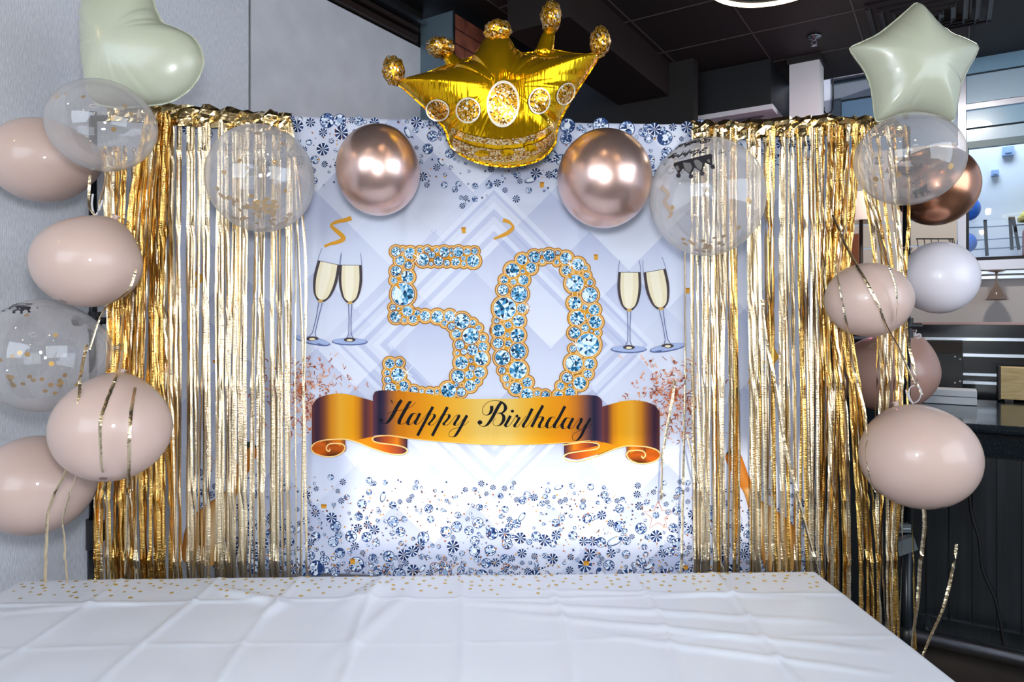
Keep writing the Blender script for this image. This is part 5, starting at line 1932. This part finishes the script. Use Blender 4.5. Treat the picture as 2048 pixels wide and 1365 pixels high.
tie('white curled ribbon tying the large balloon to the right pole', [(1826, 808, 0), (1818, 792, 0), (1820, 776, 0), (1832, 772, -0.01), (1842, 782, -0.02), (1838, 800, 0), (1824, 806, 0.02), (1814, 790, 0.03), (1812, 780, 0.03)], 2.2)
tie('white ribbon loop at the knot of the dusky balloon', [(1828, 672, 0), (1822, 664, 0), (1826, 656, 0), (1832, 660, 0), (1830, 672, 0), (1838, 668, 0), (1842, 674, 0), (1832, 678, 0)], 2.5)
tie('white ribbon tying the white balloon to the right pole', [(1806, 497, 0), (1816, 493, -0.03), (1824, 498, 0), (1818, 504, 0.03), (1812, 500, 0.03)], 2.40)
tie('pale ribbon ends above the blush balloon at the left pole', [(186, 388, 0), (184, 410, 0), (190, 432, 0), (200, 415, 0), (206, 400, 0)], 2.12, 0.003)

# ================================================================= FOIL BALLOONS


class Pillow:
    """two foil sheets sealed along an outline and inflated"""

    def __init__(s, outline, centre, Y, hf, hb, nt=240, nr=26, power=0.55, pleat=0.5, seed=1, smooth_w=14, freq=60, lean=0.0):
        s.c, s.Y, s.hf, s.hb, s.pw, s.lean = centre, Y, hf, hb, power, lean
        d = crom(outline, 12, True)
        ang = np.array([math.atan2(y - centre[1], x - centre[0]) for x, y in d])
        rad = np.array([math.hypot(x - centre[0], y - centre[1]) for x, y in d])
        o = np.argsort(ang)
        ang, rad = ang[o], rad[o]
        ang = np.concatenate([ang - 2 * math.pi, ang, ang + 2 * math.pi])
        rad = np.concatenate([rad, rad, rad])
        s.nt, s.nr = nt, nr
        s.th = np.linspace(-math.pi, math.pi, nt, endpoint=False)
        s.r = np.interp(s.th, ang, rad)
        k = np.exp(-0.5 * (np.arange(-3 * smooth_w, 3 * smooth_w + 1) / smooth_w) ** 2)
        k /= k.sum()
        ext = np.concatenate([s.r[-3 * smooth_w:], s.r, s.r[:3 * smooth_w]])
        s.rs = np.convolve(ext, k, 'valid')
        g = np.random.RandomState(seed)
        base = g.rand(freq) ** 2
        s.pl = np.interp((s.th + math.pi) / (2 * math.pi) * freq, np.arange(freq + 1), np.append(base, base[0]))
        s.pa = pleat
        # pleats gather where the outline bends inwards
        s.curv = np.clip((s.rs - s.r) / s.rs * 6 + 0.35, 0.15, 1.3)

    def at(s, th, t):
        i = (th + math.pi) / (2 * math.pi) * s.nt
        i0 = int(math.floor(i)) % s.nt
        i1 = (i0 + 1) % s.nt
        f_ = i - math.floor(i)
        r, rs_ = s.r[i0] * (1 - f_) + s.r[i1] * f_, s.rs[i0] * (1 - f_) + s.rs[i1] * f_
        pl = (s.pl[i0] * s.curv[i0]) * (1 - f_) + (s.pl[i1] * s.curv[i1]) * f_
        return r, rs_, pl

    def height(s, t, pl):
        h = max(0.0, 1 - t * t) ** s.pw
        return h * (1 - s.pa * pl * (t ** 3.6) * 0.8)

    def surf(s, px, py, lift=0.003):
        """front-sheet point that is seen at photo pixel (px, py)"""
        qx, qy = px, py
        for _k in range(7):
            p = s.sheet(qx, qy, lift)
            qx += px - (CX + p.x * F / p.y)
            qy += py - (CY - (p.z - EYE) * F / p.y)
        return s.sheet(qx, qy, lift)

    def sheet(s, px, py, lift=0.003):
        dx, dy = px - s.c[0], py - s.c[1]
        th, d = math.atan2(dy, dx), math.hypot(dx, dy)
        r, rs_, pl = s.at(th, 0)
        a, b = r - rs_, rs_
        if abs(a) < 1e-6:
            t = d / b
        else:
            t = (-b + math.sqrt(max(0, b * b + 4 * a * d))) / (2 * a)
        t = min(t, 0.985)
        p = W(px, py, s.Y)
        return p + Vector((0, -(s.hf * s.height(t, pl) + lift) + s.lean * (py - s.c[1]) * s.Y / F, 0))

    def build(s, name, m, parent):
        verts, faces = [], []
        for side in (-1, 1):
            H = s.hf if side < 0 else s.hb
            for k in range(s.nr + 1):
                t = (k / s.nr)
                t = 1 - (1 - t) ** 1.5
                for i in range(s.nt):
                    r, rs_, pl = s.r[i], s.rs[i], s.pl[i] * s.curv[i]
                    rho = t * ((1 - t) * rs_ + t * r) * (1 - 0.012 * s.pa * pl * t ** 6)
                    x, y = s.c[0] + rho * math.cos(s.th[i]), s.c[1] + rho * math.sin(s.th[i])
                    p = W(x, y, s.Y)
                    p.y += side * H * s.height(t, pl) + s.lean * (y - s.c[1]) * s.Y / F
                    verts.append(p)
        n = s.nt
        off = (s.nr + 1) * n
        for side in (0, 1):
            for k in range(s.nr):
                for i in range(n):
                    a = side * off + k * n + i
                    b = side * off + k * n + (i + 1) % n
                    f_ = (a, b, b + n, a + n)
                    faces.append(f_ if side == 0 else f_[::-1])
        o = build(name, verts, faces, m, parent, True)
        # sealed rim
        q = MB()
        pts = [W(s.c[0] + s.r[i] * math.cos(s.th[i]), s.c[1] + s.r[i] * math.sin(s.th[i]), s.Y) + Vector((0, s.lean * s.r[i] * math.sin(s.th[i]) * s.Y / F, 0)) for i in range(0, n, 2)]
        vs = []
        for i, p in enumerate(pts):
            d = Vector((math.cos(s.th[2 * i]), 0, -math.sin(s.th[2 * i])))
            vs += [p - d * 0.002, p + d * 0.0045 + Vector((0, 0.0012 * math.sin(i * 1.7), 0))]
        m_ = len(pts)
        q.add(vs, [(2 * i, 2 * i + 1, 2 * ((i + 1) % m_) + 1, 2 * ((i + 1) % m_)) for i in range(m_)])
        q.build('seam', m, parent)
        return o


heart = empty('heart_balloon', W(255, 210, 2.16))
tag(heart, 'cream foil heart balloon at the top left, cut by the frame', 'balloon', 'cream foil balloons')
ho = [(186, 200), (210, 211), (245, 214), (290, 211), (340, 203), (382, 175), (404, 135), (402, 102), (385, 75), (355, 58), (326, 46), (312, 20), (298, -22), (268, -52), (228, -60), (192, -38), (172, 5), (167, 60), (170, 115), (176, 165)]
hp_ = Pillow(ho, (246, 96), 2.16, 0.105, 0.09, pleat=0.55, seed=4, freq=64, power=0.5)
hp_.build('skin', M_CREAM, heart)

star = empty('star_balloon', W(1828, 245, 2.24))
tag(star, 'cream foil star balloon above the right pole', 'balloon', 'cream foil balloons')
so = [(1833, 7), (1848, 20), (1872, 48), (1900, 68), (1938, 84), (1955, 95), (1950, 112), (1934, 140), (1920, 172), (1912, 215), (1906, 240), (1892, 242), (1860, 230), (1828, 224), (1795, 230), (1768, 240), (1752, 240), (1748, 215), (1742, 172), (1728, 138), (1708, 112), (1701, 97), (1716, 88), (1752, 72), (1782, 50), (1812, 24)]
sp2 = Pillow(so, (1828, 132), 2.24, 0.10, 0.09, pleat=0.4, seed=9, freq=56, power=0.62, smooth_w=20)
sp2.build('skin', M_CREAM, star)
q = MB()
p = W(1811, 228, 2.2)
q.tube([p, p - Vector((0, 0, 0.016))], 0.007, 8)
q.build('valve', M_PLASTIC, star)

crown = empty('crown_balloon', W(1005, 335, 2.14))
tag(crown, 'shiny gold foil crown balloon at the top centre of the backdrop', 'balloon')
co = [(797, 166), (830, 155), (870, 146), (905, 138), (938, 122), (958, 100), (972, 78), (995, 74), (1018, 78), (1030, 98), (1052, 112), (1090, 118), (1140, 116), (1180, 112), (1197, 110), (1192, 124), (1170, 158), (1145, 196), (1124, 232), (1113, 262), (1108, 290), (1080, 318), (1040, 330), (1000, 332), (955, 324), (918, 306), (900, 288), (892, 262), (870, 236), (838, 205), (812, 182)]
cp = Pillow(co, (1006, 205), 2.12, 0.135, 0.11, nt=320, nr=30, pleat=0.75, seed=12, freq=90, power=0.5, smooth_w=22)
cp.build('skin', M_CROWN, crown)
# back rim with two more points
q = MB()
bo = Pillow([(812, 168), (850, 148), (900, 128), (960, 112), (1010, 108), (1060, 106), (1100, 100), (1150, 108), (1190, 114), (1150, 180), (1100, 230), (1005, 250), (905, 230), (850, 195)], (1005, 175), 2.24, 0.05, 0.10, nt=160, nr=14, pleat=0.6, seed=2, freq=50)
bo.build('back_lobe', M_CROWN, crown)


def stalk(pts, rads):
    q = MB()
    q.tube([W(x, y, 2.25) for x, y in pts], 0.02, 14, radii=[r * 2.25 / F for r in rads])
    q.build('point_stalk', M_CROWN, crown, smooth=True)


stalk([(922, 148), (912, 132), (900, 118), (892, 106)], [24, 17, 13, 9])
stalk([(1086, 118), (1090, 100), (1095, 80), (1100, 60)], [26, 18, 15, 11])
for i, (x, y, rx, ry, Y, rt) in enumerate(((787, 142, 22, 27, 2.12, 0), (995, 62, 28, 21, 2.10, 0), (1200, 84, 20, 30, 2.12, 0), (881, 95, 28, 20, 2.25, 0), (1102, 33, 21, 30, 2.25, 0))):
    q = MB()
    s_ = Y / F
    q.ico(W(x, y, Y), rx * s_, (rx + ry) / 2 * s_, ry * s_, 0.22, 16, i * 3.1)
    q.build('glitter_ball', M_GLITTER, crown, smooth=True)


def oval(cx, cy, rx, ry, rot, m, lift, inner=0.0, name='jewel_print', par=None):
    q = MB()
    n = 32
    P = lambda f_, t: cp.surf(cx + f_ * (rx * math.cos(t) * math.cos(rot) - ry * math.sin(t) * math.sin(rot)), cy + f_ * (rx * math.cos(t) * math.sin(rot) + ry * math.sin(t) * math.cos(rot)), lift)
    fr_ = [inner + (1 - inner) * k / 4 for k in range(5)]
    vs = [P(f_, 2 * math.pi * k / n) for f_ in fr_ for k in range(n)]
    q.add(vs, [(r * n + k, r * n + (k + 1) % n, (r + 1) * n + (k + 1) % n, (r + 1) * n + k) for r in range(4) for k in range(n)])
    return q.build(name, m, par or crown, smooth=True)


for (x, y, rx, ry, rt) in ((875, 221, 24, 22, 0.35), (936, 221, 25, 26, 0.2), (1006, 208, 33, 47, 0.05), (1079, 202, 22, 27, 0.15), (1132, 188, 17, 24, 0.5)):
    jw = oval(x, y, rx - 2.5, ry - 2.5, rt, M_GLITTER, 0.004)
    oval(x, y, rx, ry, rt, M_RING, 0.0045, 0.88, 'jewel_rim', jw)


def band(yoff, th, m, lift, name):
    q = MB()
    c = crom([(902, 262), (935, 275), (975, 283), (1010, 285), (1050, 280), (1085, 267), (1110, 250)], 8)
    vs = []
    for (x, y) in c:
        for k in range(4):
            vs.append(cp.surf(1006 + (x - 1006) * (0.985 - 0.0012 * yoff), y + yoff + th * k / 3 + 0.02 * yoff * math.sin((x - 900) / 210 * math.pi) * 4, lift))
    n = len(c)
    q.add(vs, [(i * 4 + k, i * 4 + k + 1, (i + 1) * 4 + k + 1, (i + 1) * 4 + k) for i in range(n - 1) for k in range(3)])
    q.build(name, m, crown, smooth=True)


band(-6, 12, M_PALEGLITTER, 0.004, 'glitter_band')
band(14, 24, M_PALEGLITTER, 0.004, 'glitter_band')
for (x, y) in ((964, 307), (1015, 306), (1062, 297)):
    oval(x, y, 14, 7, -0.05, M_CROWN, 0.0055, 0.0, 'gold_lozenge')
